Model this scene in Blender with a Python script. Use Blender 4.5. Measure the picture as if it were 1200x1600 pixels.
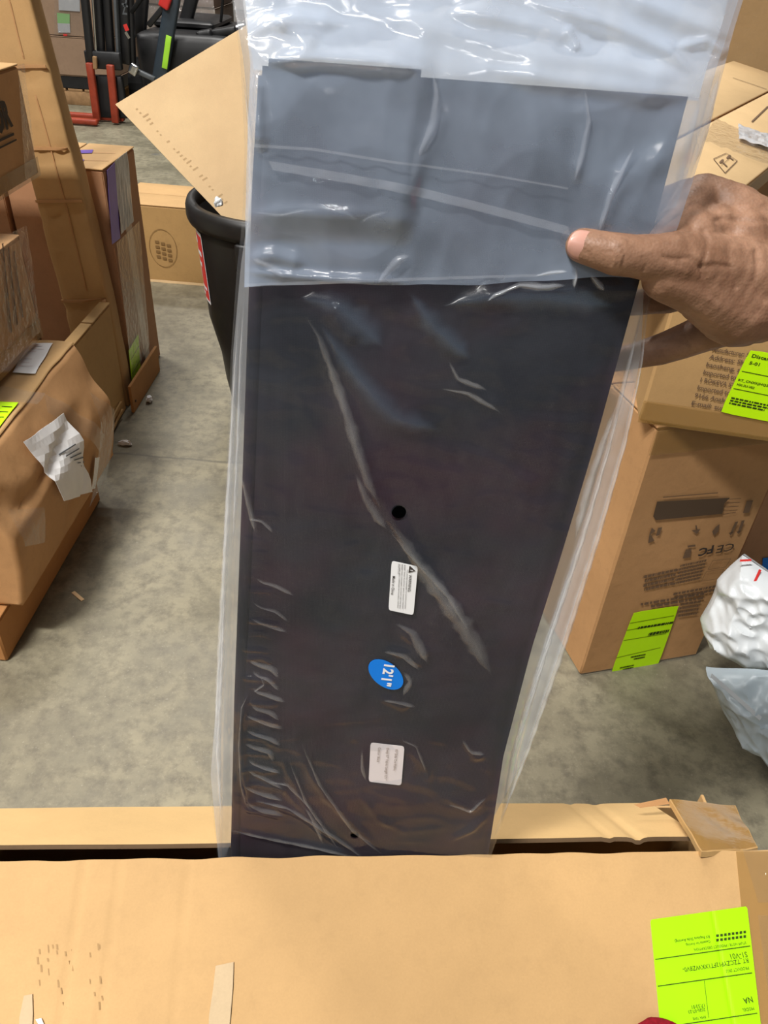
import bpy, bmesh, math, random
import numpy as np
from mathutils import Vector, Matrix, noise

for o in list(bpy.data.objects):
    bpy.data.objects.remove(o, do_unlink=True)
scene = bpy.context.scene
COL = scene.collection
R_ = math.radians

# ------------------------------------------------------------------ camera
FPX, HCAM, PITCH, ROLL = 1200.0, 1.35, R_(37), R_(4)
CF = Vector((0, math.cos(PITCH), -math.sin(PITCH)))
_R0 = Vector((1, 0, 0)); _U0 = Vector((0, math.sin(PITCH), math.cos(PITCH)))
CR = _R0 * math.cos(ROLL) + _U0 * math.sin(ROLL)
CU = -_R0 * math.sin(ROLL) + _U0 * math.cos(ROLL)
CP = Vector((0, 0, HCAM))
cd = bpy.data.cameras.new('camera')
cam = bpy.data.objects.new('camera', cd); COL.objects.link(cam)
cd.sensor_fit = 'VERTICAL'; cd.sensor_height = 36.0; cd.lens = FPX * 36.0 / 1600.0
cd.clip_start = 0.02; cd.clip_end = 100
m = Matrix.Identity(4)
for i in range(3):
    m[i][0] = CR[i]; m[i][1] = CU[i]; m[i][2] = -CF[i]; m[i][3] = CP[i]
cam.matrix_world = m
scene.camera = cam

# ------------------------------------------------------------------ light
scene.view_settings.view_transform = 'Standard'
scene.view_settings.look = 'None'
scene.view_settings.gamma = 1.0
scene.view_settings.use_curve_mapping = False
scene.view_settings.exposure = -0.02

w = bpy.data.worlds.new('warehouse_air'); scene.world = w
w.use_nodes = True
w.node_tree.nodes['Background'].inputs[0].default_value = (0.80, 0.88, 1.0, 1)
w.node_tree.nodes['Background'].inputs[1].default_value = 0.11

def area(name, loc, sx, sy, power, col=(1, 0.97, 0.93), rz=0):
    l = bpy.data.lights.new(name, 'AREA'); l.shape = 'RECTANGLE'
    l.size = sx; l.size_y = sy; l.energy = power; l.color = col
    o = bpy.data.objects.new(name, l); COL.objects.link(o)
    o.location = loc; o.rotation_euler = (0, 0, rz)
    return o

area('overhead_lamp', (-2.0, -0.9, 5.2), 1.2, 0.4, 430)              # row over the aisle, nearest lamp
area('overhead_lamp', (-3.6, 1.0, 6.2), 1.5, 0.5, 60)
area('overhead_lamp', (-2.2, 3.6, 6.2), 1.5, 0.5, 190)
area('overhead_lamp', (-0.6, 6.0, 6.2), 1.5, 0.5, 130)
area('overhead_lamp', (-2.2, 8.0, 6.2), 1.5, 0.5, 230)
area('overhead_lamp', (-2.2, -4.6, 6.2), 1.5, 0.5, 110)
area('overhead_lamp', (-1.2, -7.5, 6.2), 1.5, 0.5, 90)  # unseen lamp added far behind the camera for glints on the film
area('overhead_lamp', (-0.6, -11.0, 6.2), 1.5, 0.5, 80)  # a second unseen lamp, added behind for the same film glints
area('overhead_lamp', (-5.4, 6.0, 6.2), 1.5, 0.5, 170)

# ------------------------------------------------------------------ pixel helpers (photograph taken as 1200 x 1600)
def ray(x, y): return CF + CR * ((x - 600) / FPX) + CU * ((800 - y) / FPX)
def at_d(x, y, d): return CP + ray(x, y) * d
def at_z(x, y, z):
    r = ray(x, y); return CP + r * ((z - HCAM) / r.z)
def at_y(x, y, Y):
    r = ray(x, y); return CP + r * (Y / r.y)
def at_x(x, y, X):
    r = ray(x, y); return CP + r * (X / r.x)

class Frame:
    """a flat face in the world: origin o, unit axes u, v, outward normal n"""
    def __init__(s, o, u, v):
        s.o = Vector(o); s.u = Vector(u).normalized()
        v = Vector(v); s.v = (v - s.u * v.dot(s.u)).normalized(); s.n = s.u.cross(s.v)
    def uv(s, px, py, off=0.0):
        r = ray(px, py); t = ((s.o + s.n * off - CP).dot(s.n)) / r.dot(s.n)
        q = CP + r * t - s.o
        return Vector((q.dot(s.u), q.dot(s.v)))
    def pt(s, u, v, off=0.0): return s.o + s.u * u + s.v * v + s.n * off

# ------------------------------------------------------------------ object helpers
def link(o, parent=None):
    COL.objects.link(o)
    if parent is not None: o.parent = parent
    return o
def mesh_from(verts, faces, smooth=False):
    me = bpy.data.meshes.new('m'); me.from_pydata([tuple(v) for v in verts], [], faces)
    if smooth:
        me.polygons.foreach_set('use_smooth', [True] * len(me.polygons))
    me.update(); return me
def obj(name, me, mat, parent=None, label=None):
    me.name = name
    o = bpy.data.objects.new(name, me)
    if name in ('small_print', 'printed_characters', 'scuff_print', 'faint_print'): o['kind'] = 'stuff'
    if mat is not None:
        me.materials.clear(); me.materials.append(mat)
    link(o, parent)
    if label: o['label'] = label
    return o
def tag(o, label, cat, group=None, kind=None):
    if label: o['label'] = label
    if cat: o['category'] = cat
    if group: o['group'] = group
    if kind: o['kind'] = kind
    return o
class Thing:
    """an Empty at the base with matrix M; world() turns world points into its local ones"""
    def __init__(s, name, label, cat, M, group=None):
        s.o = bpy.data.objects.new(name, None); link(s.o)
        s.o.empty_display_size = 0.05
        s.o.matrix_world = M; s.M = M.copy(); s.I = M.inverted()
        tag(s.o, label, cat, group)
        s.warp = None
    def loc(s, p):
        q = s.I @ Vector(p)
        return s.warp(q) if s.warp else q
def mat_at(loc, rz=0, rx=0, ry=0):
    return Matrix.Translation(Vector(loc)) @ Matrix.Rotation(rz, 4, 'Z') @ Matrix.Rotation(rx, 4, 'X') @ Matrix.Rotation(ry, 4, 'Y')

def bm_mesh(bm, smooth=False):
    me = bpy.data.meshes.new('m'); bm.normal_update(); bm.to_mesh(me); bm.free()
    if smooth: me.polygons.foreach_set('use_smooth', [True] * len(me.polygons))
    return me

def slab_mesh(x0, y0, z0, x1, y1, z1, cuts=8, bevel=0.004, dent=0.0, seed=0, warp=None, fscale=4.0):
    """box with softened edges, subdivided, its sides pressed in a little by noise"""
    bm = bmesh.new()
    dx, dy, dz = x1 - x0, y1 - y0, z1 - z0
    step = max(dx, dy, dz) / max(cuts, 1)
    def lin(a, b):
        n = max(1, min(cuts, int(round((b - a) / step)))); bv = min(bevel, (b - a) * 0.3)
        c = [a, a + bv * 0.5, a + bv] if bv > 0 else [a]
        c = [a, a + bv] if bv > 0 else [a]
        for i in range(1, n): c.append(a + (b - a) * i / n)
        c += [b - bv, b] if bv > 0 else [b]
        c = sorted(set(round(t, 6) for t in c)); return c
    X, Y, Z = lin(x0, x1), lin(y0, y1), lin(z0, z1)
    vm = {}
    def vtx(i, j, k):
        key = (i, j, k)
        if key not in vm:
            p = Vector((X[i], Y[j], Z[k]))
            ex = (i in (0, len(X) - 1)); ey = (j in (0, len(Y) - 1)); ez = (k in (0, len(Z) - 1))
            if bevel > 0 and ex + ey + ez >= 2:
                b = bevel * 0.38
                if ex: p.x += b if i == 0 else -b
                if ey: p.y += b if j == 0 else -b
                if ez: p.z += b if k == 0 else -b
            if dent > 0:
                nv = Vector(((-1 if i == 0 else 1) if ex else 0, (-1 if j == 0 else 1) if ey else 0, (-1 if k == 0 else 1) if ez else 0))
                q = Vector((p.x * fscale + seed * 7.1, p.y * fscale - seed * 3.3, p.z * fscale + seed))
                a = noise.noise(q) * 0.65 + noise.noise(q * 2.7) * 0.35
                p = p - nv * dent * (0.5 + 0.5 * a) * 1.2
            if warp: p = warp(p)
            vm[key] = bm.verts.new(p)
        return vm[key]
    nx, ny, nz = len(X) - 1, len(Y) - 1, len(Z) - 1
    for i in range(nx):
        for j in range(ny):
            bm.faces.new((vtx(i, j, 0), vtx(i, j + 1, 0), vtx(i + 1, j + 1, 0), vtx(i + 1, j, 0)))
            bm.faces.new((vtx(i, j, nz), vtx(i + 1, j, nz), vtx(i + 1, j + 1, nz), vtx(i, j + 1, nz)))
    for i in range(nx):
        for k in range(nz):
            bm.faces.new((vtx(i, 0, k), vtx(i + 1, 0, k), vtx(i + 1, 0, k + 1), vtx(i, 0, k + 1)))
            bm.faces.new((vtx(i, ny, k), vtx(i, ny, k + 1), vtx(i + 1, ny, k + 1), vtx(i + 1, ny, k)))
    for j in range(ny):
        for k in range(nz):
            bm.faces.new((vtx(0, j, k), vtx(0, j, k + 1), vtx(0, j + 1, k + 1), vtx(0, j + 1, k)))
            bm.faces.new((vtx(nx, j, k), vtx(nx, j + 1, k), vtx(nx, j + 1, k + 1), vtx(nx, j, k + 1)))
    me = bm_mesh(bm, True)
    try: me.set_sharp_from_angle(angle=R_(38))
    except Exception: pass
    return me

def plate(fr, thing, quad, off, th, n=8, bump=None, round_=0.0):
    """thin plate on a Frame: quad = four (u,v), given as TL TR BR BL; in the thing's local space"""
    TL, TR, BR, BL = [Vector(q) for q in quad]
    g = n
    vs, fs = [], []
    for lay in (0, 1):
        for j in range(g + 1):
            b = j / g
            for i in range(g + 1):
                a = i / g
                if round_ > 0:      # round the corners off
                    aa, bb = a, b
                    ca = min(a, 1 - a); cb = min(b, 1 - b)
                    if j in (0, g) and i in (0, g):
                        aa = a + (round_ if i == 0 else -round_); bb = b + (round_ if j == 0 else -round_)
                else: aa, bb = a, b
                p = (BL * (1 - aa) + BR * aa) * (1 - bb) + (TL * (1 - aa) + TR * aa) * bb
                o = off + (th if lay else 0) + (bump(p.x, p.y) if bump else 0)
                vs.append(thing.loc(fr.pt(p.x, p.y, o)))
    N = (g + 1) ** 2
    def ix(l, i, j): return l * N + j * (g + 1) + i
    if th == 0:                     # a single film sheet
        return mesh_from(vs[N:], [(ix(0, i, j), ix(0, i + 1, j), ix(0, i + 1, j + 1), ix(0, i, j + 1)) for j in range(g) for i in range(g)], True)
    for j in range(g):
        for i in range(g):
            fs.append((ix(1, i, j), ix(1, i + 1, j), ix(1, i + 1, j + 1), ix(1, i, j + 1)))
            fs.append((ix(0, i, j), ix(0, i, j + 1), ix(0, i + 1, j + 1), ix(0, i + 1, j)))
    for i in range(g):
        fs.append((ix(0, i, 0), ix(0, i + 1, 0), ix(1, i + 1, 0), ix(1, i, 0)))
        fs.append((ix(0, i + 1, g), ix(0, i, g), ix(1, i, g), ix(1, i + 1, g)))
        fs.append((ix(0, 0, i + 1), ix(0, 0, i), ix(1, 0, i), ix(1, 0, i + 1)))
        fs.append((ix(0, g, i), ix(0, g, i + 1), ix(1, g, i + 1), ix(1, g, i)))
    return mesh_from(vs, fs, False)

def pxquad(fr, pts, off=0.0): return [fr.uv(x, y, off) for x, y in pts]
def px_plate(name, fr, thing, pts, off, th, mat, parent=None, n=6, bump=None, round_=0.0, label=None):
    return obj(name, plate(fr, thing, pxquad(fr, pts, off), off, th, n, bump, round_), mat, parent or thing.o, label)

def text_mesh(body):
    cu = bpy.data.curves.new('t', 'FONT'); cu.body = body; cu.resolution_u = 2; cu.fill_mode = 'BOTH'
    return cu
_tc = {}
def text_geo(body, bold=0.0):
    key = (body, bold)
    if key not in _tc:
        cu = text_mesh(body); cu.offset = bold
        o = bpy.data.objects.new('t', cu); COL.objects.link(o)
        dg = bpy.context.evaluated_depsgraph_get()
        me = bpy.data.meshes.new_from_object(o.evaluated_get(dg), depsgraph=dg)
        vs = [v.co.copy() for v in me.vertices]; fs = [tuple(p.vertices) for p in me.polygons]
        bpy.data.objects.remove(o); bpy.data.curves.remove(cu); bpy.data.meshes.remove(me)
        _tc[key] = (vs, fs)
    return _tc[key]
def print_text(body, fr, thing, p0, p1, mat, parent, off=0.0012, hpx=None, bold=0.0, name='printed_text', uvspace=False, bump=None, h=None):
    """ink lettering lying on a Frame; the baseline runs from p0 to p1 (pixels, or uv)"""
    vs, fs = text_geo(body, bold)
    if not vs: return None
    a = Vector(p0) if uvspace else fr.uv(*p0, off); b = Vector(p1) if uvspace else fr.uv(*p1, off)
    x0 = min(v.x for v in vs); x1 = max(v.x for v in vs)
    d = b - a; L = d.length; d = d / L; e = Vector((-d.y, d.x))
    sx = L / (x1 - x0); sy = sx if h is None else h / 0.72
    out = []
    for v in vs:
        q = a + d * ((v.x - x0) * sx) + e * (v.y * sy)
        out.append(thing.loc(fr.pt(q.x, q.y, off + (bump(q.x, q.y) if bump else 0))))
    return obj(name, mesh_from(out, fs), mat, parent)
def bar(fr, thing, p0, p1, wid, mat, parent, off=0.0012, name='printed_line', uvspace=False, bump=None, n=6):
    a = Vector(p0) if uvspace else fr.uv(*p0, off); b = Vector(p1) if uvspace else fr.uv(*p1, off)
    d = (b - a).normalized(); e = Vector((-d.y, d.x)) * wid * 0.5
    vs, fs = [], []
    for i in range(n + 1):
        q = a + (b - a) * (i / n)
        for s in (-1, 1):
            r = q + e * s; vs.append(thing.loc(fr.pt(r.x, r.y, off + (bump(r.x, r.y) if bump else 0))))
        if i: k = 2 * i; fs.append((k - 2, k, k + 1, k - 1))
    return obj(name, mesh_from(vs, fs), mat, parent)
def marks(fr, thing, rects, mat, parent, off=0.0012, name='printed_block', bump=None):
    """several small inked marks of one print, uv quads"""
    vs, fs = [], []
    for q in rects:
        k = len(vs); q = list(q)
        if sum(q[i][0] * q[(i + 1) % len(q)][1] - q[(i + 1) % len(q)][0] * q[i][1] for i in range(len(q))) < 0: q.reverse()
        for p in q: vs.append(thing.loc(fr.pt(p[0], p[1], off + (bump(p[0], p[1]) if bump else 0))))
        fs.append(tuple(range(k, k + len(q))))
    return obj(name, mesh_from(vs, fs), mat, parent)
def fine_lines(fr, p00, p10, p01, rows, seed, fill=0.6, wmin=0.25, wmax=1.0):
    """rows of illegible small print: short dashes inside a parallelogram of uv points"""
    rnd = random.Random(seed); out = []
    a, b, c = Vector(p00), Vector(p10), Vector(p01)
    for r in range(rows):
        y0 = (r + 0.22) / rows; y1 = y0 + fill / rows
        x = 0.0; end = rnd.uniform(0.6, 1.0) if r == rows - 1 else rnd.uniform(0.85, 1.0)
        while x < end:
            l = rnd.uniform(0.03, 0.11); x2 = min(end, x + l)
            P = lambda s, t: a + (b - a) * s + (c - a) * t
            out.append([P(x, y0), P(x2, y0), P(x2, y1), P(x, y1)])
            x = x2 + 0.018
    return out

# ------------------------------------------------------------------ materials
def new_mat(name):
    mt = bpy.data.materials.new(name); mt.use_nodes = True
    nt = mt.node_tree; b = nt.nodes['Principled BSDF']
    return mt, nt, b
def N(nt, typ, **kw):
    n = nt.nodes.new(typ)
    for k, v in kw.items(): setattr(n, k, v)
    return n
def coords(nt, scale=(1, 1, 1)):
    tc = N(nt, 'ShaderNodeTexCoord'); mp = N(nt, 'ShaderNodeMapping')
    mp.inputs['Scale'].default_value = scale
    nt.links.new(tc.outputs['Object'], mp.inputs['Vector']); return mp
def mix_col(nt, fac, a, b, mode='MIX'):
    n = N(nt, 'ShaderNodeMix', data_type='RGBA', blend_type=mode)
    for i, s in ((0, fac), (6, a), (7, b)):
        if hasattr(s, 'links') or hasattr(s, 'is_linked'): nt.links.new(s, n.inputs[i])
        elif i == 0: n.inputs[0].default_value = s
        else: n.inputs[i].default_value = (*s, 1)
    return n.outputs[2]
def ramp(nt, src, a, b, lo=0.0, hi=1.0):
    r = N(nt, 'ShaderNodeMapRange'); r.inputs[1].default_value = a; r.inputs[2].default_value = b
    r.inputs[3].default_value = lo; r.inputs[4].default_value = hi
    nt.links.new(src, r.inputs[0]); return r.outputs[0]
def noise_n(nt, mp, scale, detail=3, rough=0.55):
    n = N(nt, 'ShaderNodeTexNoise'); n.inputs['Scale'].default_value = scale
    n.inputs['Detail'].default_value = detail; n.inputs['Roughness'].default_value = rough
    nt.links.new(mp.outputs[0], n.inputs['Vector']); return n.outputs['Fac']
def bump_n(nt, b, h, strength=0.3, dist=0.002):
    bp = N(nt, 'ShaderNodeBump'); bp.inputs['Strength'].default_value = strength; bp.inputs['Distance'].default_value = dist
    nt.links.new(h, bp.inputs['Height']); nt.links.new(bp.outputs[0], b.inputs['Normal']); return bp

def cardboard(name, c, stain=0.25, rough=0.72, flute=(160, 0, 0), seed=0.0):
    mt, nt, b = new_mat(name)
    mp = coords(nt); mp.inputs['Location'].default_value = (seed, seed * 1.7, -seed)
    n1 = noise_n(nt, mp, 5, 4); n2 = noise_n(nt, mp, 38, 5, 0.7); n3 = noise_n(nt, mp, 420, 2)
    d = tuple(x * 0.66 for x in c); l = tuple(min(1, x * 1.14) for x in c)
    col = mix_col(nt, ramp(nt, n1, 0.35, 0.7), c, l)
    col = mix_col(nt, ramp(nt, n2, 0.5, 0.8, 0, stain), col, d)
    col = mix_col(nt, ramp(nt, n3, 0.3, 0.7, 0, 0.12), col, d)
    nt.links.new(col, b.inputs['Base Color'])
    b.inputs['Roughness'].default_value = rough; b.inputs['Specular IOR Level'].default_value = 0.28
    n4 = noise_n(nt, mp, 16, 3)
    ad = N(nt, 'ShaderNodeMath', operation='MULTIPLY_ADD'); ad.inputs[1].default_value = 4.0
    nt.links.new(n4, ad.inputs[0]); nt.links.new(n2, ad.inputs[2])
    bump_n(nt, b, ad.outputs[0], 0.30, 0.0012)
    return mt
def plain(name, c, rough=0.5, spec=0.5, metal=0.0, var=0.0, scale=30, bump=0.0):
    mt, nt, b = new_mat(name)
    mp = coords(nt)
    n1 = noise_n(nt, mp, scale, 3)
    d = tuple(x * (1 - var) for x in c)
    nt.links.new(mix_col(nt, ramp(nt, n1, 0.3, 0.7), d, c), b.inputs['Base Color'])
    b.inputs['Roughness'].default_value = rough; b.inputs['Specular IOR Level'].default_value = spec; b.inputs['Metallic'].default_value = metal
    if bump: bump_n(nt, b, n1, bump, 0.003)
    return mt
def film(name, haze, rough=0.16, tint=(0.86, 0.90, 0.97), gloss=1.0, transl=0.5, bscale=0, bstr=0.0, bdist=0.004, hvar=0.0, soft=False):
    """thin polyethylene: mostly see-through, a little milky, shiny"""
    mt = bpy.data.materials.new(name); mt.use_nodes = True
    nt = mt.node_tree; nt.nodes.clear()
    out = N(nt, 'ShaderNodeOutputMaterial')
    tr = N(nt, 'ShaderNodeBsdfTransparent'); tr.inputs[0].default_value = (0.97, 0.98, 0.99, 1)
    df = N(nt, 'ShaderNodeBsdfDiffuse'); df.inputs[0].default_value = (*tint, 1)
    tl = N(nt, 'ShaderNodeBsdfTranslucent'); tl.inputs[0].default_value = (*tint, 1)
    mk = N(nt, 'ShaderNodeMixShader'); mk.inputs[0].default_value = transl
    nt.links.new(df.outputs[0], mk.inputs[1]); nt.links.new(tl.outputs[0], mk.inputs[2])
    mh = N(nt, 'ShaderNodeMixShader'); mh.inputs[0].default_value = haze
    mp = coords(nt)
    if hvar:
        nz = noise_n(nt, mp, 9, 4); nt.links.new(ramp(nt, nz, 0.32, 0.70, haze * (1 - hvar), haze * (1 + hvar)), mh.inputs[0])
    nt.links.new(tr.outputs[0], mh.inputs[1]); nt.links.new(mk.outputs[0], mh.inputs[2])
    if soft:      # haze and sheen fade out to nothing at the pleat's rims
        at = N(nt, 'ShaderNodeAttribute'); at.attribute_name = 'layers'
        m1 = N(nt, 'ShaderNodeMath', operation='MULTIPLY'); nt.links.new(at.outputs['Fac'], m1.inputs[0])
        if mh.inputs[0].is_linked:
            src = mh.inputs[0].links[0].from_socket; nt.links.new(src, m1.inputs[1])
        else: m1.inputs[1].default_value = haze
        nt.links.new(m1.outputs[0], mh.inputs[0])
    gl = N(nt, 'ShaderNodeBsdfGlossy'); gl.inputs['Roughness'].default_value = rough; gl.inputs[0].default_value = (1, 1, 1, 1)
    fr = N(nt, 'ShaderNodeLayerWeight'); fr.inputs[0].default_value = 0.5
    pw = N(nt, 'ShaderNodeMath', operation='POWER'); pw.inputs[1].default_value = 4.0; nt.links.new(fr.outputs['Facing'], pw.inputs[0])
    ml = N(nt, 'ShaderNodeMath', operation='MULTIPLY_ADD'); ml.inputs[1].default_value = 0.75 * gloss; ml.inputs[2].default_value = 0.034 * gloss; ml.use_clamp = True
    nt.links.new(pw.outputs[0], ml.inputs[0])
    if soft:
        m2 = N(nt, 'ShaderNodeMath', operation='MULTIPLY'); nt.links.new(ml.outputs[0], m2.inputs[0]); nt.links.new(at.outputs['Fac'], m2.inputs[1]); ml = m2
    mx = N(nt, 'ShaderNodeMixShader'); nt.links.new(ml.outputs[0], mx.inputs[0])
    nt.links.new(mh.outputs[0], mx.inputs[1]); nt.links.new(gl.outputs[0], mx.inputs[2])
    if bstr:
        nz = noise_n(nt, mp, bscale, 4, 0.6)
        bp = N(nt, 'ShaderNodeBump'); bp.inputs['Strength'].default_value = bstr; bp.inputs['Distance'].default_value = bdist
        nt.links.new(nz, bp.inputs['Height'])
        for s in (gl, fr): nt.links.new(bp.outputs[0], s.inputs['Normal'])
    nt.links.new(mx.outputs[0], out.inputs[0])
    return mt

M_BOARD = cardboard('cardboard_tan', (0.47, 0.29, 0.125), 0.22)
M_BOARD_IN = cardboard('cardboard_inner', (0.60, 0.40, 0.18), 0.10, seed=3)
M_BOARD_BR = cardboard('cardboard_brown', (0.46, 0.255, 0.112), 0.35, seed=5)
M_BOARD_RED = cardboard('cardboard_reddish', (0.40, 0.21, 0.11), 0.35, seed=8)
M_BOARD_OL = cardboard('cardboard_golden', (0.47, 0.29, 0.115), 0.3, seed=11)
M_BOARD_LT = cardboard('cardboard_pale', (0.90, 0.64, 0.36), 0.08, seed=14)
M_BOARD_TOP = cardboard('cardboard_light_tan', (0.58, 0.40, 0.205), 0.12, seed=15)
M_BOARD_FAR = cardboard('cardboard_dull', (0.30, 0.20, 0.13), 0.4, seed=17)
M_EDGE = cardboard('corrugated_edge', (0.13, 0.08, 0.04), 0.5, seed=20)
M_INK = plain('black_ink', (0.05, 0.04, 0.035), 0.7, 0.2)
M_INKB = plain('faded_ink', (0.16, 0.10, 0.06), 0.75, 0.2)
M_INKP = plain('pale_ink', (0.34, 0.215, 0.11), 0.75, 0.2)
M_INKG = plain('green_black_ink', (0.03, 0.055, 0.005), 0.7, 0.2)
M_LIME = plain('lime_label_paper', (0.56, 0.98, 0.0), 0.45, 0.4, var=0.03)
M_LIMEN = plain('bright_lime_paper', (0.35, 0.74, 0.0), 0.5, 0.3, var=0.03)
M_WHITE = plain('white_label_paper', (0.82, 0.82, 0.82), 0.5, 0.4, var=0.04)
M_PINKW = plain('pinkish_white_paper', (0.72, 0.66, 0.66), 0.4, 0.5, var=0.06)
M_BLUE = plain('blue_sticker_paper', (0.0, 0.19, 0.72), 0.4, 0.4, var=0.02)
M_RED = plain('red_label', (0.70, 0.035, 0.03), 0.4, 0.5, var=0.05)
M_REDCLOTH = plain('dark_red_cloth', (0.24, 0.005, 0.014), 0.85, 0.2, var=0.35, scale=300, bump=0.3)
M_PURPLE = plain('purple_tape', (0.17, 0.09, 0.48), 0.35, 0.5, var=0.15)
M_TAPE_GLITTER = plain('grey_tape_and_glitter', (0.55, 0.55, 0.56), 0.3, 0.6, var=0.3, scale=20, bump=0.4)
M_BINBLK = plain('black_bin_plastic', (0.014, 0.013, 0.012), 0.42, 0.5, var=0.25, scale=25, bump=0.12)
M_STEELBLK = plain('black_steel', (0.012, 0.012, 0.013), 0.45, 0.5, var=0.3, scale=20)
M_STEELGRY = plain('grey_steel', (0.10, 0.11, 0.12), 0.4, 0.5, var=0.2)
M_CHROME = plain('bright_steel', (0.6, 0.6, 0.6), 0.2, 0.5, metal=1.0, var=0.1)
M_ORANGE = plain('orange_red_paint', (0.36, 0.05, 0.02), 0.5, 0.4, var=0.3, scale=25)
M_SLATE = plain('slate_blue_paint', (0.035, 0.052, 0.07), 0.45, 0.5, var=0.15)
M_LIMESTRIPE = plain('lime_stripe', (0.42, 0.85, 0.05), 0.5, 0.4)
M_RUBBER = plain('rubber', (0.01, 0.01, 0.01), 0.8, 0.2, var=0.3)
M_WOOD = plain('pallet_wood', (0.42, 0.25, 0.12), 0.8, 0.2, var=0.35, scale=18, bump=0.4)
M_WOODO = cardboard('orange_board', (0.42, 0.20, 0.07), 0.3, seed=23)
M_PAPER = plain('white_paper', (0.80, 0.80, 0.80), 0.7, 0.3, var=0.05)
M_POLYW = plain('white_poly', (0.72, 0.76, 0.78), 0.28, 0.5, var=0.08, scale=8)
M_POLYB = plain('bluish_poly', (0.56, 0.66, 0.72), 0.28, 0.5, var=0.12, scale=8)
M_TAPE = film('brown_packing_tape', 0.45, 0.14, (0.42, 0.24, 0.06), 1.0, 0.2, 60, 0.15)
M_TAPEC = film('clear_packing_tape', 0.05, 0.12, (0.8, 0.8, 0.8), 1.0, 0.3, 70, 0.3)
M_WRAP = film('stretch_wrap', 0.02, 0.08, (0.85, 0.88, 0.9), 1.0, 0.3, 45, 0.7, 0.01)
FILMS = (M_TAPE, M_TAPEC, M_WRAP)
M_BAGF = film('bag_film', 0.030, 0.13, (0.80, 0.84, 0.95), 1.0, 0.3, 26, 0.12, 0.004, 0.45)
M_BAGB = film('bag_film_back', 0.42, 0.16, (0.86, 0.90, 0.96), 1.0, 0.5, 26, 0.15, 0.004, 0.2)
M_BAGT = film('bag_film_folded', 0.35, 0.13, (0.66, 0.79, 1.0), 2.0, 0.35, 16, 0.16, 0.006, 0.35)
M_BAGG = film('bag_film_gathered', 0.88, 0.16, (0.97, 0.97, 0.97), 1.0, 0.45, 12, 0.25, 0.006, 0.15)

# black woven fabric
def fabric():
    mt, nt, b = new_mat('black_woven_vinyl')
    mp = coords(nt)
    n1 = noise_n(nt, mp, 6, 3); n2 = noise_n(nt, mp, 14, 3)
    col = mix_col(nt, ramp(nt, n1, 0.40, 0.60), (0.009, 0.010, 0.015), (0.028, 0.0115, 0.019))
    col = mix_col(nt, ramp(nt, n2, 0.5, 0.75, 0, 0.6), col, (0.012, 0.012, 0.013))
    nt.links.new(col, b.inputs['Base Color'])
    b.inputs['Roughness'].default_value = 0.7; b.inputs['Specular IOR Level'].default_value = 0.15
    wv = N(nt, 'ShaderNodeTexWave', wave_type='BANDS', bands_direction='X'); wv.inputs['Scale'].default_value = 260
    wz = N(nt, 'ShaderNodeTexWave', wave_type='BANDS', bands_direction='Z'); wz.inputs['Scale'].default_value = 260
    for q in (wv, wz): nt.links.new(mp.outputs[0], q.inputs['Vector'])
    ad = N(nt, 'ShaderNodeMath', operation='ADD'); nt.links.new(wv.outputs['Fac'], ad.inputs[0]); nt.links.new(wz.outputs['Fac'], ad.inputs[1])
    bump_n(nt, b, ad.outputs[0], 0.10, 0.0004)
    return mt
M_FABRIC = fabric()
M_HOLE = plain('hole_black', (0.001, 0.001, 0.001), 1.0, 0.0)
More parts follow.
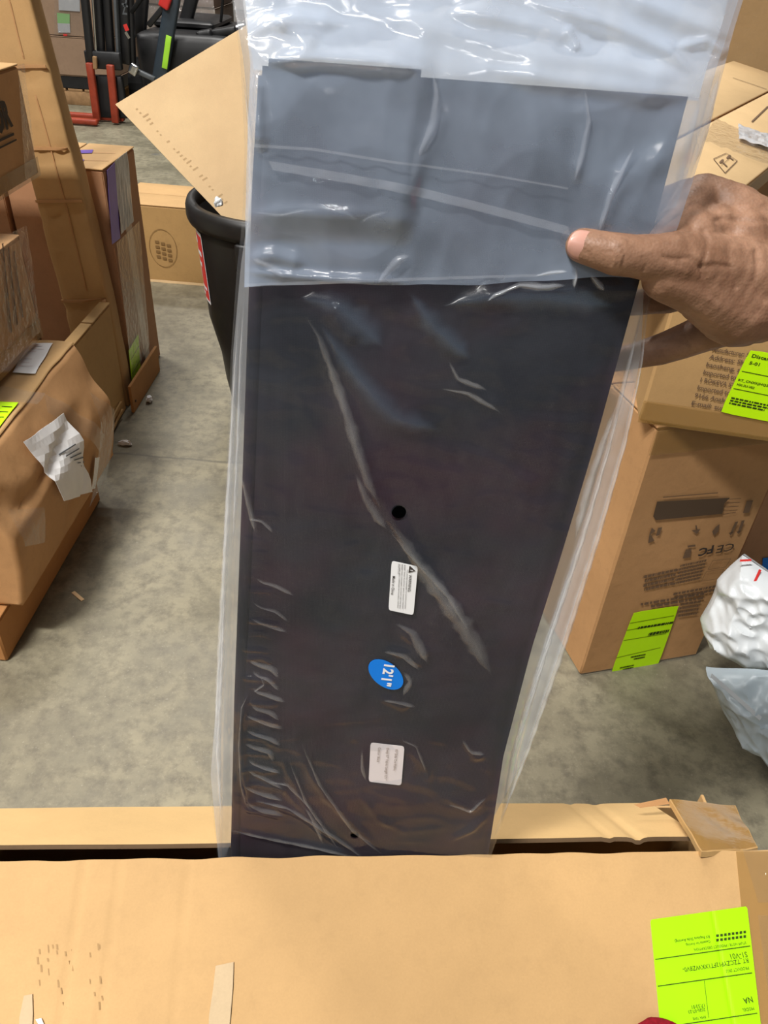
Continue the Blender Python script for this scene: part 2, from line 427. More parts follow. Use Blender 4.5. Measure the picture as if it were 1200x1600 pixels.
def concrete():
    mt, nt, b = new_mat('worn_concrete')
    mp = coords(nt)
    n0 = noise_n(nt, mp, 0.9, 4); n1 = noise_n(nt, mp, 4.5, 6, 0.65); n2 = noise_n(nt, mp, 26, 6, 0.7); n3 = noise_n(nt, mp, 160, 3)
    col = mix_col(nt, ramp(nt, n1, 0.36, 0.66), (0.155, 0.138, 0.092), (0.300, 0.266, 0.178))
    col = mix_col(nt, ramp(nt, n0, 0.4, 0.65, 0, 0.45), col, (0.20, 0.185, 0.132))
    col = mix_col(nt, ramp(nt, n2, 0.44, 0.66, 0, 0.85), col, (0.125, 0.110, 0.078))
    col = mix_col(nt, ramp(nt, n3, 0.62, 0.80, 0, 0.5), col, (0.42, 0.39, 0.30))
    # oily grey stains
    vo = N(nt, 'ShaderNodeTexVoronoi'); vo.inputs['Scale'].default_value = 2.6; vo.inputs['Randomness'].default_value = 1.0
    wr = N(nt, 'ShaderNodeMix', data_type='VECTOR'); wr.inputs[0].default_value = 0.12
    nc = N(nt, 'ShaderNodeTexNoise'); nc.inputs['Scale'].default_value = 9; nc.inputs['Detail'].default_value = 4
    nt.links.new(mp.outputs[0], nc.inputs['Vector']); nt.links.new(mp.outputs[0], wr.inputs[4]); nt.links.new(nc.outputs['Color'], wr.inputs[5])
    nt.links.new(wr.outputs[1], vo.inputs['Vector'])
    col = mix_col(nt, ramp(nt, vo.outputs['Distance'], 0.07, 0.16, 0.72, 0.0), col, (0.105, 0.105, 0.098))
    # saw-cut joint across the aisle and hairline cracks
    sp = N(nt, 'ShaderNodeSeparateXYZ'); nt.links.new(mp.outputs[0], sp.inputs[0])
    j = N(nt, 'ShaderNodeMath', operation='MULTIPLY_ADD'); j.inputs[1].default_value = 0.05; nt.links.new(n1, j.inputs[0]); nt.links.new(sp.outputs['Y'], j.inputs[2])
    k = N(nt, 'ShaderNodeMath', operation='SUBTRACT'); nt.links.new(j.outputs[0], k.inputs[0]); k.inputs[1].default_value = 2.02
    ab = N(nt, 'ShaderNodeMath', operation='ABSOLUTE'); nt.links.new(k.outputs[0], ab.inputs[0])
    col = mix_col(nt, ramp(nt, ab.outputs[0], 0.002, 0.007, 0.55, 0.0), col, (0.07, 0.065, 0.055))
    nt.links.new(col, b.inputs['Base Color'])
    nt.links.new(ramp(nt, n1, 0.3, 0.7, 0.38, 0.6), b.inputs['Roughness']); b.inputs['Specular IOR Level'].default_value = 0.4
    bump_n(nt, b, n2, 0.12, 0.004)
    return mt
M_CONC = concrete()
M_WALL = plain('painted_block_wall', (0.42, 0.41, 0.39), 0.85, 0.2, var=0.15, scale=2)

# ------------------------------------------------------------------ the setting
def quad_struct(name, pts, mat):
    o = obj(name, mesh_from(pts, [(0, 1, 2, 3)]), mat); o['kind'] = 'structure'; return o
quad_struct('floor', [(-14, -6, 0), (14, -6, 0), (14, 16, 0), (-14, 16, 0)], M_CONC)
quad_struct('wall_back', [(-14, 14, 0), (14, 14, 0), (14, 14, 8), (-14, 14, 8)], M_WALL)

# ------------------------------------------------------------------ cartons
class Carton(Thing):
    """closed carton: walls, two top flaps with a seam, bottom in the body. Local box 0..w, 0..d, 0..h"""
    def __init__(s, name, label, M, w, d, h, mat, flaps='x', dent=0.003, seed=0, warp=None, cuts=12, group=None, top_mat=None, cat='cardboard box', bevel=0.006):
        super().__init__(name, label, cat, M, group)
        s.w, s.d, s.h = w, d, h; s.warp = warp
        t = 0.005
        s.body = obj('box_body', slab_mesh(0, 0, 0, w, d, h - t, cuts, bevel, dent, seed, warp), mat, s.o)
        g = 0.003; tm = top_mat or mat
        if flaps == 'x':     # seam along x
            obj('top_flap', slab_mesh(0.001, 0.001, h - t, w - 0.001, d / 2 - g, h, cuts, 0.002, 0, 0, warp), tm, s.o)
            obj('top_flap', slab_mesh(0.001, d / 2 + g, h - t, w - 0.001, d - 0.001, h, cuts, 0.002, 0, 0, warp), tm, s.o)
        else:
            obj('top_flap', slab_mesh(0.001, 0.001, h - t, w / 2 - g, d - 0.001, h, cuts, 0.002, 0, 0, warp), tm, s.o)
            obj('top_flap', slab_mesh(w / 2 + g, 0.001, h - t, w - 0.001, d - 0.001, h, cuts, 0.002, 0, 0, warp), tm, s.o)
    def frame(s, f):
        M = s.M; R3 = M.to_3x3()
        ax = {'x': R3 @ Vector((1, 0, 0)), 'y': R3 @ Vector((0, 1, 0)), 'z': R3 @ Vector((0, 0, 1))}
        if f == 'front': return Frame(M @ Vector((0, 0, 0)), ax['x'], ax['z'])
        if f == 'right': return Frame(M @ Vector((s.w, 0, 0)), ax['y'], ax['z'])
        if f == 'left': return Frame(M @ Vector((0, s.d, 0)), -ax['y'], ax['z'])
        return Frame(M @ Vector((0, 0, s.h)), ax['x'], ax['y'])
    def tape(s, f, a, b, wid, mat=None, off=0.0012, name='packing_tape', n=10):
        """strip on a face from uv a to uv b"""
        fr = s.frame(f); a, b = Vector(a), Vector(b); d = (b - a).normalized(); e = Vector((-d.y, d.x)) * wid / 2
        mt_ = mat or M_TAPE
        return obj(name, plate(fr, s, [a + e, b + e, b - e, a - e], off, 0.0 if mt_ in FILMS else 0.0003, n), mt_, s.o)

def lime_label(c, fr, pts, off=0.002, bump=None, ink=None):
    ink = ink or M_INKG
    return px_plate('shipping_label', fr, c, pts, off, 0.0004, M_LIME, c.o, 6, bump, 0.02, 'lime green label with dark print')
def lab_uv(q, a, b):
    """point inside a label quad TL TR BR BL (uv): a across, b down"""
    TL, TR, BR, BL = q
    return (TL * (1 - a) + TR * a) * (1 - b) + (BL * (1 - a) + BR * a) * b

# ================================================================== the long open carton in front
PAN_TL, PAN_TR = at_d(400, 90, .505), at_d(1085, 138, .505)
PAN_BL, PAN_BR = at_d(358, 1335, .85), at_d(765, 1330, .85)

LB_YAW = R_(5)
lbo = Vector((0.026, 0.445, 0.0))                                   # under the near edge of the slit
LB = Thing('long_carton', 'long open tan cardboard carton in the foreground with raised flaps', 'cardboard box',
           Matrix.Translation(lbo) @ Matrix.Rotation(LB_YAW, 4, 'Z'))
X0, X1, V0, V1, ZT, ZS = -1.25, 0.455, -0.245, 0.152, 0.43, 0.545
def wallmesh(x0, y0, z0, x1, y1, z1, cuts=14, dent=0.0015, seed=1): return slab_mesh(x0, y0, z0, x1, y1, z1, cuts, 0.0015, dent, seed)
T = 0.006
obj('front_wall', wallmesh(X0, V0, 0.0, X1, V0 + T, ZT), M_BOARD, LB.o)
obj('back_wall', wallmesh(X0, V1 - T, 0.0, X1, V1, ZT - 0.035, seed=2), M_BOARD, LB.o)
obj('end_wall', wallmesh(X0, V0 + T, 0.0, X0 + T, V1 - T, ZT, seed=3), M_BOARD, LB.o)
obj('end_wall', wallmesh(X1 - T, V0 + T, 0.0, X1, V1 - T, ZT, seed=4), M_BOARD, LB.o)
obj('bottom', wallmesh(X0 + T, V0 + T, 0.0, X1 - T, V1 - T, T, seed=5), M_BOARD, LB.o)

def flap_grid(fr, thing, u0, u1, v0, v1, th, nu, nv, f):
    """bent board: top surface height f(u,v) over the frame, thickness th downwards"""
    vs, fs = [], []
    for lay in (0, 1):
        for j in range(nv + 1):
            for i in range(nu + 1):
                u = u0 + (u1 - u0) * i / nu; v = v0 + (v1 - v0) * j / nv
                du, dv, dh = f(u, v)
                vs.append(thing.loc(fr.pt(u + du, v + dv, dh - (th if lay == 0 else 0))))
    N_ = (nu + 1) * (nv + 1); ix = lambda l, i, j: l * N_ + j * (nu + 1) + i
    for j in range(nv):
        for i in range(nu):
            fs.append((ix(1, i, j), ix(1, i + 1, j), ix(1, i + 1, j + 1), ix(1, i, j + 1)))
            fs.append((ix(0, i, j), ix(0, i, j + 1), ix(0, i + 1, j + 1), ix(0, i + 1, j)))
    side = []
    for i in range(nu):
        side.append((ix(0, i, 0), ix(0, i + 1, 0), ix(1, i + 1, 0), ix(1, i, 0)))
        side.append((ix(0, i + 1, nv), ix(0, i, nv), ix(1, i, nv), ix(1, i + 1, nv)))
    for j in range(nv):
        side.append((ix(0, 0, j + 1), ix(0, 0, j), ix(1, 0, j), ix(1, 0, j + 1)))
        side.append((ix(0, nu, j), ix(0, nu, j + 1), ix(1, nu, j + 1), ix(1, nu, j)))
    me = mesh_from(vs, fs + side)
    me.polygons.foreach_set('use_smooth', [True] * len(fs) + [False] * len(side))
    try: me.set_sharp_from_angle(angle=R_(40))
    except Exception: pass
    return me, len(fs)
Rl = LB.M.to_3x3()
# near flap: rises away from the viewer up to the slit
fo = LB.M @ Vector((0, 0, ZS)); fh = LB.M @ Vector((0, V0, ZT))
FN = Frame(fo, Rl @ Vector((1, 0, 0)), fo - fh)
LN = (fo - fh).length
cre = [FN.uv(134, 1345).x, FN.uv(188, 1345).x, FN.uv(293, 1360).x, FN.uv(1097, 1350).x]
def near_f(u, v):
    h = 0.0
    for k, c in enumerate(cre):
        dd = (u - c) / 0.0022
        h -= (0.0022, 0.0012, 0.0008, 0.0006)[k] * math.exp(-dd * dd)
    h += 0.0012 * noise.noise(Vector((u * 7, v * 5, 0.3)))
    dv = 0.0
    if v > -0.01: dv = 0.0022 * noise.noise(Vector((u * 22, 3.1, 0))) 
    return 0, dv, h
me, ns = flap_grid(FN, LB, X0, X1 + 0.004, -LN, 0.0, 0.005, 360, 24, near_f)
flap = obj('top_flap', me, M_BOARD, LB.o, 'tan near flap with a lime label')
me.materials.append(M_EDGE)
for p in me.polygons[ns:]: p.material_index = 1
nb = lambda u, v: near_f(u, v)[2]
# far flap
fo2 = LB.M @ Vector((0, 0.042, 0.502)); fh2 = LB.M @ Vector((0, V1, ZT - 0.03))
FF = Frame(fo2, Rl @ Vector((1, 0, 0)), fh2 - fo2)
LF = (fh2 - fo2).length
uc = FF.uv(985, 1300).x
def far_f(u, v):
    h = 0.0015 * noise.noise(Vector((u * 5, v * 6, 4.3)))
    h -= 0.004 * math.exp(-((u - uc) / 0.006) ** 2) * (1 - 0.5 * v / LF) + 0.002 * math.exp(-((u - uc + .035) / 0.004) ** 2)
    dv = 0.0035 * noise.noise(Vector((u * 6, 1.7, 9))) + 0.006 * math.exp(-((u - uc) / 0.02) ** 2) * 0.6
    return 0, -dv * 0.6, h
XF = FF.uv(1062, 1285).x
me, ns = flap_grid(FF, LB, X0, XF, 0.0, LF, 0.005, 320, 14, far_f)
obj('top_flap', me, M_BOARD_IN, LB.o, 'pale far flap standing open')
me.materials.append(M_EDGE)
for p in me.polygons[ns:]: p.material_index = 1
# right end flap with glossy brown tape, bent down over the slit
q = [at_z(1046, 1249, .475), at_z(1150, 1254, .465), at_z(1184, 1326, .53), at_z(1096, 1331, .553)]
FE = Frame(q[3], q[2] - q[3], q[0] - q[3])
def end_pl(off, th, sh=0.0):
    c = sum(q, Vector()) / 4
    return plate(FE, LB, [(lambda r: ((r - FE.o).dot(FE.u), (r - FE.o).dot(FE.v)))(p + (c - p) * sh) for p in q], off, th, 10,
                 lambda u, v: 0.003 * noise.noise(Vector((u * 40, v * 20, 2))))
obj('end_flap', end_pl(-0.006, 0.006), M_BOARD_OL, LB.o, 'end flap under shiny brown tape')
obj('packing_tape', end_pl(0.001, 0.0, 0.03), M_TAPE, LB.o)
t2 = [at_z(990, 1257, .475), at_z(1040, 1246, .48), at_z(1046, 1256, .475), at_z(1000, 1262, .472)]
FE2 = Frame(t2[3], t2[2] - t2[3], t2[0] - t2[3])
obj('torn_tape', plate(FE2, LB, [((p - FE2.o).dot(FE2.u), (p - FE2.o).dot(FE2.v)) for p in t2], 0, 0.0012, 4), M_BOARD_BR, LB.o)
# tape band and shrink wrap at the right end of the near flap
a = FN.uv(1165, 1332); 
def flap_band(name, x0, x1, y0, y1, mat, off=0.0022, n=14):
    return obj(name, plate(FN, LB, [FN.uv(x0, y0, off), FN.uv(x1, y0, off), FN.uv(x1 + 25, y1, off), FN.uv(x0 + 25, y1, off)], off, 0.0, n, nb), mat, LB.o)
flap_band('packing_tape', 1150, 1205, 1330, 1600, M_TAPE, 0.0008)
flap_band('stretch_wrap', 1160, 1215, 1326, 1410, M_WRAP, 0.004)
flap_band('stretch_wrap', 1184, 1225, 1430, 1620, M_WRAP, 0.004)
# worn patches: torn off paper showing grey
def patch_px(name, pts, mat, off=0.0018):
    vs = [LB.loc(FN.pt(*FN.uv(x, y, off), off + nb(*FN.uv(x, y, off)))) for x, y in pts]
    k = len(vs); vs2 = vs + [v + LB.I.to_3x3() @ FN.n * -0.0006 for v in vs]
    fs = [tuple(reversed(range(k)))] + [(i, (i + 1) % k, (i + 1) % k + k, i + k) for i in range(k)]
    return obj(name, mesh_from(vs2, fs), mat, LB.o)
M_TORN = cardboard('torn_paper', (0.50, 0.37, 0.22), 0.3, seed=31)
patch_px('torn_patch', [(337, 1509), (351, 1506), (365, 1503), (364, 1540), (360, 1590), (355, 1640), (324, 1640), (327, 1585), (333, 1545)], M_TORN)
patch_px('torn_patch', [(37, 1556), (50, 1553), (51, 1585), (48, 1640), (28, 1640), (30, 1590)], M_TORN)
patch_px('paper_flake', [(55, 1593), (64, 1591), (68, 1600), (62, 1604)], M_PAPER, 0.0024)
# faint print on the near flap
rects = []
rnd = random.Random(4)
for k in range(26):
    x = rnd.uniform(55, 165); y = rnd.uniform(1465, 1570); wd = rnd.uniform(1.5, 3); hh = rnd.uniform(5, 13)
    rects.append([FN.uv(x, y), FN.uv(x + wd, y), FN.uv(x + wd + 1, y + hh), FN.uv(x + 1, y + hh)])
marks(FN, LB, rects, plain('scuffed_print', (0.36, 0.22, 0.095), 0.75, 0.2), LB.o, 0.0004, 'scuff_print', nb)
# lime label
LQ = [(1016, 1437), (1167, 1416), (1194, 1650), (1038, 1672)]
lb = px_plate('shipping_label', FN, LB, LQ, 0.0018, 0.0004, M_LIMEN, flap, 60, nb, 0.006, 'lime green label printed upside down')
O2 = 0.0034
def LT(body, p0, p1, mat=M_INKG, h=None, bold=0.0): print_text(body, FN, LB, p0, p1, mat, lb, O2, bold=bold, bump=nb, h=h)
def LL(p0, p1, wd=0.0008): bar(FN, LB, p0, p1, wd, M_INKG, lb, O2, bump=nb, n=60)
LL((1024, 1499), (1172, 1478)); LL((1028, 1541), (1175, 1520)); LL((1064, 1601), (1183, 1583)); LL((1100, 1531), (1107, 1590), 0.0004)
LT('RT_TZCZYP12FT1XKWZ8V0-', (1168, 1497), (1066, 1512), h=0.0042)
LT('S1-V01', (1166, 1487), (1140, 1490.5))
LT('NA', (1174, 1557), (1160, 1560), bold=0.01)
LT('MODEL', (1177, 1573), (1159, 1576), M_INKG)
LT('PRODUCT SKU', (1169, 1510), (1134, 1515.5))
LT('2026-07-23', (1101, 1575), (1075, 1579)); LT('17:33:01', (1100, 1568), (1080, 1571)); LT('RMA TIME', (1102, 1587), (1082, 1590))
LT('STUFF NOTE / PRODUCT DESCRIPTION', (1165, 1471), (1084, 1482))
LT('Cassette for Awning,', (1109, 1469), (1071, 1475)); LT('RV Replace Slide Awning)', (1108, 1461), (1054, 1469))
for yy, x1 in ((1464, 1116), (1457, 1115)):
    rr = []
    xs = 1163
    while xs > x1:
        y = yy + (1163 - xs) * 0.135
        A = FN.uv(xs, y - 3); B = FN.uv(xs - 4, y - 2.6); C = FN.uv(xs - 4, y + 1.2); D = FN.uv(xs, y + .8)
        rr.append([A, B, C, D]); xs -= 6
    marks(FN, LB, rr, M_INKG, lb, O2, 'printed_characters', nb)

# other dark packs lying inside the carton
def pack(x0, x1, y0, y1, z0, z1, seed): return slab_mesh(x0, y0, z0, x1, y1, z1, 14, 0.01, 0.006, seed)
M_DARKBAG = plain('dark_navy_film', (0.012, 0.018, 0.035), 0.3, 0.5, var=0.3, scale=12, bump=0.3)
p = Thing('bagged_pack', 'dark navy bagged pack deep inside the long carton at left', 'package', LB.M @ Matrix.Translation((-0.72, -0.02, T)))
obj('film_sleeve', pack(-0.45, 0.50, -0.05, 0.06, 0.0, 0.40, 3), M_DARKBAG, p.o); obj('film_seam', slab_mesh(-0.45, 0.0, 0.40, 0.50, 0.003, 0.415, 10, 0.0008, 0, 1), M_DARKBAG, p.o)

# ================================================================== the black fabric pack and its clear bag
eu = (PAN_TR - PAN_TL + PAN_BR - PAN_BL); ev = (PAN_TL + PAN_TR - PAN_BL - PAN_BR)
PF = Frame((PAN_BL + PAN_BR) / 2, eu, ev)          # front face of the pack; n points to the viewer
def puv(x, y, off=0.0): return PF.uv(x, y, off)
VBOT = -0.50
panel_L = [(400, 88), (388, 300), (384, 450), (374, 760), (362, 1100), (357, 1335)]
panel_R = [(1087, 140), (1003, 455), (935, 700), (880, 880), (835, 1020), (790, 1190), (768, 1330)]
bag_L = [(352, -150), (358, 0), (372, 90), (383, 230), (381, 320), (368, 420), (357, 560), (352, 690), (345, 820), (340, 990), (330, 1150), (324, 1230), (334, 1335)]
bag_R = [(1215, -150), (1168, 0), (1136, 100), (1110, 200), (1085, 285), (1050, 380), (1022, 450), (1010, 570), (984, 700), (940, 850), (882, 1030), (830, 1180), (768, 1332)]
def vline(pts):
    q = sorted([tuple(puv(x, y)) for x, y in pts], key=lambda t: t[1])
    us = [t[0] for t in q]; vs = [t[1] for t in q]
    us = [us[0]] + us; vs = [VBOT - 0.1] + vs
    return lambda v: float(np.interp(v, vs, us))
pL, pR, bL, bR = vline(panel_L), vline(panel_R), vline(bag_L), vline(bag_R)
tl, tr = puv(400, 90), puv(1085, 140)
def ptop(u): return tl.y + (tr.y - tl.y) * (u - tl.x) / (tr.x - tl.x)
PANEL = Thing('folded_fabric', 'black folded awning fabric pack held upright inside the clear bag', 'fabric pack',
              Matrix.Translation(PF.pt(0, VBOT, -0.015)) @ Matrix.Rotation(0, 4, 'Z'))
def pad(s0, s1, n0, n1, vtop_drop, nu, nv, seed, rnd_=0.006, vb=VBOT):
    """cushion between the pack's side lines (s0..s1 of its width), normals offsets n0..n1"""
    vs, fs = [], []
    prof = []
    K = nu
    for k in range(K + 1):
        s = s0 + (s1 - s0) * k / K; prof.append((s, 1))
    for k in range(K + 1):
        s = s1 + (s0 - s1) * k / K; prof.append((s, 0))
    W = len(prof)
    for j in range(nv + 1):
        b = j / nv
        for (s, top) in prof:
            uu = s
            vtop = ptop(tl.x + (tr.x - tl.x) * s) - vtop_drop
            v = vb + (vtop - vb) * b
            L_, R__ = pL(v), pR(v); u = L_ + (R__ - L_) * s
            de = min(abs(s - s0), abs(s - s1)) * (R__ - L_)
            dv = min(vtop - v, v - vb)
            k1 = 1 - max(0, 1 - de / rnd_) ** 2; k2 = 1 - max(0, 1 - dv / rnd_) ** 2
            mid = (n0 + n1) / 2; nn = mid + ((n1 if top else n0) - mid) * math.sqrt(max(0.0, k1 * k2)) 
            if top: nn += 0.0012 * noise.noise(Vector((u * 9 + seed, v * 4, seed))) * k1
            vs.append(PANEL.loc(PF.pt(u, v, nn)))
    for j in range(nv):
        for i in range(W):
            a = j * W + i; b_ = j * W + (i + 1) % W
            fs.append((a, b_, b_ + W, a + W))
    # close the ends
    for j in (0, nv):
        for k in range(K):
            a, b_ = j * W + k, j * W + k + 1; c, d = j * W + (W - 2 - k), j * W + (W - 1 - k)
            fs.append((a, d, c, b_) if j == 0 else (a, b_, c, d))
    return mesh_from(vs, fs, True)
obj('back_fold', pad(0.0, 1.0, -0.030, -0.014, 0.012, 30, 60, 1), M_FABRIC, PANEL.o)
obj('front_fold', pad(0.012, 0.995, -0.014, 0.0, 0.004, 30, 60, 2), M_FABRIC, PANEL.o)
obj('outer_fold', pad(0.03, 0.375, -0.001, 0.005, 0.0, 16, 60, 3, 0.005, puv(500, 345).y), M_FABRIC, PANEL.o)
# rolled left edge
vs, fs = [], []
for j in range(61):
    v = VBOT + (tl.y - 0.01 - VBOT) * j / 60
    for k in range(12):
        a = 2 * math.pi * k / 12
        vs.append(PANEL.loc(PF.pt(pL(v) + 0.009 + 0.008 * math.cos(a), v, -0.008 + 0.009 * math.sin(a))))
for j in range(60):
    for k in range(12): fs.append((j * 12 + k, j * 12 + (k + 1) % 12, (j + 1) * 12 + (k + 1) % 12, (j + 1) * 12 + k))
fs.append(tuple(range(11, -1, -1))); fs.append(tuple(60 * 12 + k for k in range(12)))
obj('rolled_edge', mesh_from(vs, fs, True), M_FABRIC, PANEL.o)

for (hx, hy, hr) in ((623, 798, 0.0063), (554, 1302, 0.0046)):        # black discs painting the shade inside the punched holes
    c_ = puv(hx, hy); vs = [PANEL.loc(PF.pt(c_.x + hr * math.cos(k * math.pi / 14), c_.y + hr * math.sin(k * math.pi / 14), 0.0016)) for k in range(28)]
    obj('hole_shade_disc', mesh_from(vs, [tuple(range(28))]), M_HOLE, PANEL.o)
BAG = Thing('clear_plastic_bag', 'clear polythene bag around the black fabric pack, top folded over', 'plastic bag',
            Matrix.Translation(PF.pt(0, VBOT - 0.02, -0.015)))
def ridge_set(items):
    out = []
    for pts, wd, ht in items: out.append(([tuple(puv(x, y)) for x, y in pts], wd, ht))
    return out
def ridge_h(U, V, items):
    H_ = np.zeros_like(U)
    for pts, wd, ht in items:
        D = np.full_like(U, 9.0); Tt = np.zeros_like(U)
        L = sum(math.dist(pts[i], pts[i + 1]) for i in range(len(pts) - 1)); acc = 0
        for i in range(len(pts) - 1):
            (x0, y0), (x1, y1) = pts[i], pts[i + 1]
            dx, dy = x1 - x0, y1 - y0; l2 = dx * dx + dy * dy + 1e-12
            t = np.clip(((U - x0) * dx + (V - y0) * dy) / l2, 0, 1)
            d = np.hypot(U - x0 - t * dx, V - y0 - t * dy)
            mk = d < D; D = np.where(mk, d, D); Tt = np.where(mk, (acc + t * math.sqrt(l2)) / L, Tt); acc += math.sqrt(l2)
        taper = np.clip(np.minimum(Tt, 1 - Tt) * 5, 0.08, 1)
        H_ += ht * taper * np.exp(-(D / (wd * (0.35 + 0.65 * taper))) ** 2)
    return H_
STK = [puv(630, 917), puv(603, 1054), puv(604, 1193)]
HOLES = [(puv(623, 798), 0.0062), (puv(554, 1302), 0.0045)]
def sheet(name, mat, u0f, u1f, v0f, v1, nu, nv, hf, holes=(), parent=None, label=None):
    """film sheet over the pack: u from u0f(v) to u1f(v), v from v0f(s) to v1, height hf(U, V, S)"""
    S = np.linspace(0, 1, nu + 1); B = np.linspace(0, 1, nv + 1)
    U = np.zeros((nv + 1, nu + 1)); V = np.zeros_like(U); SS = np.tile(S, (nv + 1, 1))
    v0 = np.array([v0f(s) for s in S])
    for j, b in enumerate(B):
        V[j] = v0 + (v1 - v0) * b
        for i in range(nu + 1):
            pass
        L_ = np.array([u0f(v) for v in V[j]]); R__ = np.array([u1f(v) for v in V[j]])
        U[j] = L_ + (R__ - L_) * S
    kill = np.zeros((nv, nu), bool)
    for (c, r) in holes:
        D = np.hypot(U - c.x, V - c.y)
        Cd = (D[:-1, :-1] + D[1:, :-1] + D[:-1, 1:] + D[1:, 1:]) / 4
        k = Cd < r; kill |= k
        # snap the rim onto a circle
        used = np.zeros_like(D, bool); used[:-1, :-1] |= k; used[1:, :-1] |= k; used[:-1, 1:] |= k; used[1:, 1:] |= k
        full = np.zeros_like(D, bool); nk = ~k; full[:-1, :-1] |= nk; full[1:, :-1] |= nk; full[:-1, 1:] |= nk; full[1:, 1:] |= nk
        rim = used & full
        f = np.where(rim, r / np.maximum(D, 1e-6), 1)
        U = c.x + (U - c.x) * f; V = c.y + (V - c.y) * f
    Hh = hf(U, V, SS)
    vs = []
    for j in range(nv + 1):
        for i in range(nu + 1): vs.append(BAG.loc(PF.pt(U[j, i], V[j, i], Hh[j, i])))
    fs = [(j * (nu + 1) + i, j * (nu + 1) + i + 1, (j + 1) * (nu + 1) + i + 1, (j + 1) * (nu + 1) + i)
          for j in range(nv) for i in range(nu) if not kill[j, i]]
    me = mesh_from(vs, fs, True)
    return obj(name, me, mat, parent or BAG.o, label)
def fbm(U, V, fu, fv, seed, ridged=True):
    out = np.zeros_like(U)
    it = np.nditer(U, flags=['multi_index'])
    for x in it:
        i = it.multi_index
        q = Vector((float(x) * fu, float(V[i]) * fv, seed))
        n_ = noise.noise(q)
        out[i] = (1 - abs(n_) * 2) if ridged else n_
    return out
def sst(a, b, x):
    t = np.clip((x - a) / (b - a), 0, 1); return t * t * (3 - 2 * t)
pLv = np.vectorize(pL); pRv = np.vectorize(pR)
VTOP = puv(700, -150).y
rl = [([(490, 500), (520, 580), (552, 670), (572, 730), (590, 770), (610, 800), (640, 850), (680, 910), (720, 965), (765, 1040)], 0.0060, 0.0042),
      ([(505, 520), (560, 590), (610, 650), (690, 668)], 0.010, 0.0030),
      ([(640, 460), (690, 520), (730, 556)], 0.008, 0.0026),
      ([(510, 470), (550, 520), (560, 540)], 0.008, 0.0022),
      ([(700, 470), (800, 455), (900, 450), (1000, 452)], 0.008, 0.0042),
      ([(690, 600), (740, 612), (790, 640)], 0.004, 0.0012),
      ([(700, 690), (780, 720), (850, 770)], 0.004, 0.001),
      ([(620, 975), (650, 1000), (668, 1030)], 0.006, 0.003),
      ([(600, 1010), (640, 1020), (665, 1040)], 0.004, 0.002),
      ([(590, 1085), (630, 1100), (645, 1098)], 0.004, 0.0018),
      ([(470, 1180), (510, 1240), (560, 1290), (600, 1330)], 0.005, 0.0026),
      ([(440, 1180), (475, 1250), (520, 1310)], 0.004, 0.0022),
      ([(400, 1240), (470, 1270), (560, 1330)], 0.0045, 0.003),
      ([(365, 1290), (420, 1305), (500, 1320), (570, 1335)], 0.004, 0.003),
      ([(400, 1210), (440, 1225), (500, 1290)], 0.0035, 0.002),
      ([(560, 1230), (590, 1275), (640, 1300)], 0.004, 0.0015),
      ([(640, 1165), (670, 1200), (665, 1240)], 0.004, 0.0015),
      ([(690, 1240), (740, 1260), (760, 1240)], 0.004, 0.002),
      ([(700, 1310), (740, 1290), (765, 1265)], 0.004, 0.002),
      ([(722, 1150), (745, 1180), (760, 1175)], 0.004, 0.002),
      ([(385, 730), (395, 790), (405, 830)], 0.004, 0.002)]
rnd = random.Random(12)
y = 800
while y < 1265:                                      # comb of short wrinkles along the left edge
    rl.append(([(386 + rnd.uniform(-6, 6) - (y - 800) * 0.02, y), (410, y + rnd.uniform(-2, 4)), (424 + rnd.uniform(0, 28), y + rnd.uniform(4, 16))], rnd.uniform(.0018, .0032), rnd.uniform(.0012, .0032) * (0.5 if y < 950 else 1)))
    y += rnd.uniform(14, 30)
rl.append(([(388, 1070), (378, 1120), (380, 1200), (390, 1245), (400, 1262)], 0.004, 0.004))
for k in range(14):                                  # faint cross wrinkles on the right half
    yy = rnd.uniform(560, 1250); xr = 1030 - (yy - 440) * 0.27
    x0 = xr - rnd.uniform(60, 200)
    rl.append(([(x0, yy), (x0 + 30, yy + 6), (x0 + rnd.uniform(50, 90), yy + rnd.uniform(8, 26))], rnd.uniform(.003, .005), rnd.uniform(.0005, .0011)))
RF = ridge_set(rl)
def flat_mask(U, V):
    mk = np.ones_like(U)
    for c, r in ((STK[0], .022), (STK[1], .018), (STK[2], .022)):
        d = np.hypot(U - c.x, V - c.y); mk = np.minimum(mk, 0.10 + 0.9 * sst(r * 0.75, r * 1.45, d))
    return mk
def front_h(U, V, S):
    pl_, pr_ = pLv(V), pRv(V)
    top = np.interp(U, [tl.x, tr.x], [tl.y, tr.y])
    out = np.maximum(np.maximum(pl_ + 0.006 - U, U - pr_ + 0.003), V - top + 0.002)
    k = sst(0.0, 0.024, out)
    s = (U - pl_) / (pr_ - pl_)
    step = 0.0065 * (1 - sst(0.36, 0.42, s)) * sst(puv(500, 380).y, puv(500, 330).y, V)
    base = (0.0025 + step) * (1 - k) + (-0.012) * k
    r = ridge_h(U, V, RF)
    w1 = 0.0008 * fbm(U, V, 20, 55, 3.3) + 0.0006 * fbm(U, V, 60, 25, 8.1)
    m_ = flat_mask(U, V)
    folds = 0.0016 * np.sin((U - pr_) * 700) * sst(0.002, 0.012, U - pr_) + 0.0014 * np.sin((U - pl_) * 600) * sst(0.002, 0.01, pl_ - U)
    edge = np.minimum(1, np.minimum(S, 1 - S) * 30)
    return base + (r + np.maximum(w1, 0)) * m_ * (1 - 0.7 * k) + folds * edge
VB_ = lambda s: VBOT - 0.015
sheet('front_sheet', M_BAGF, bL, bR, VB_, VTOP, 150, 560, front_h, HOLES)
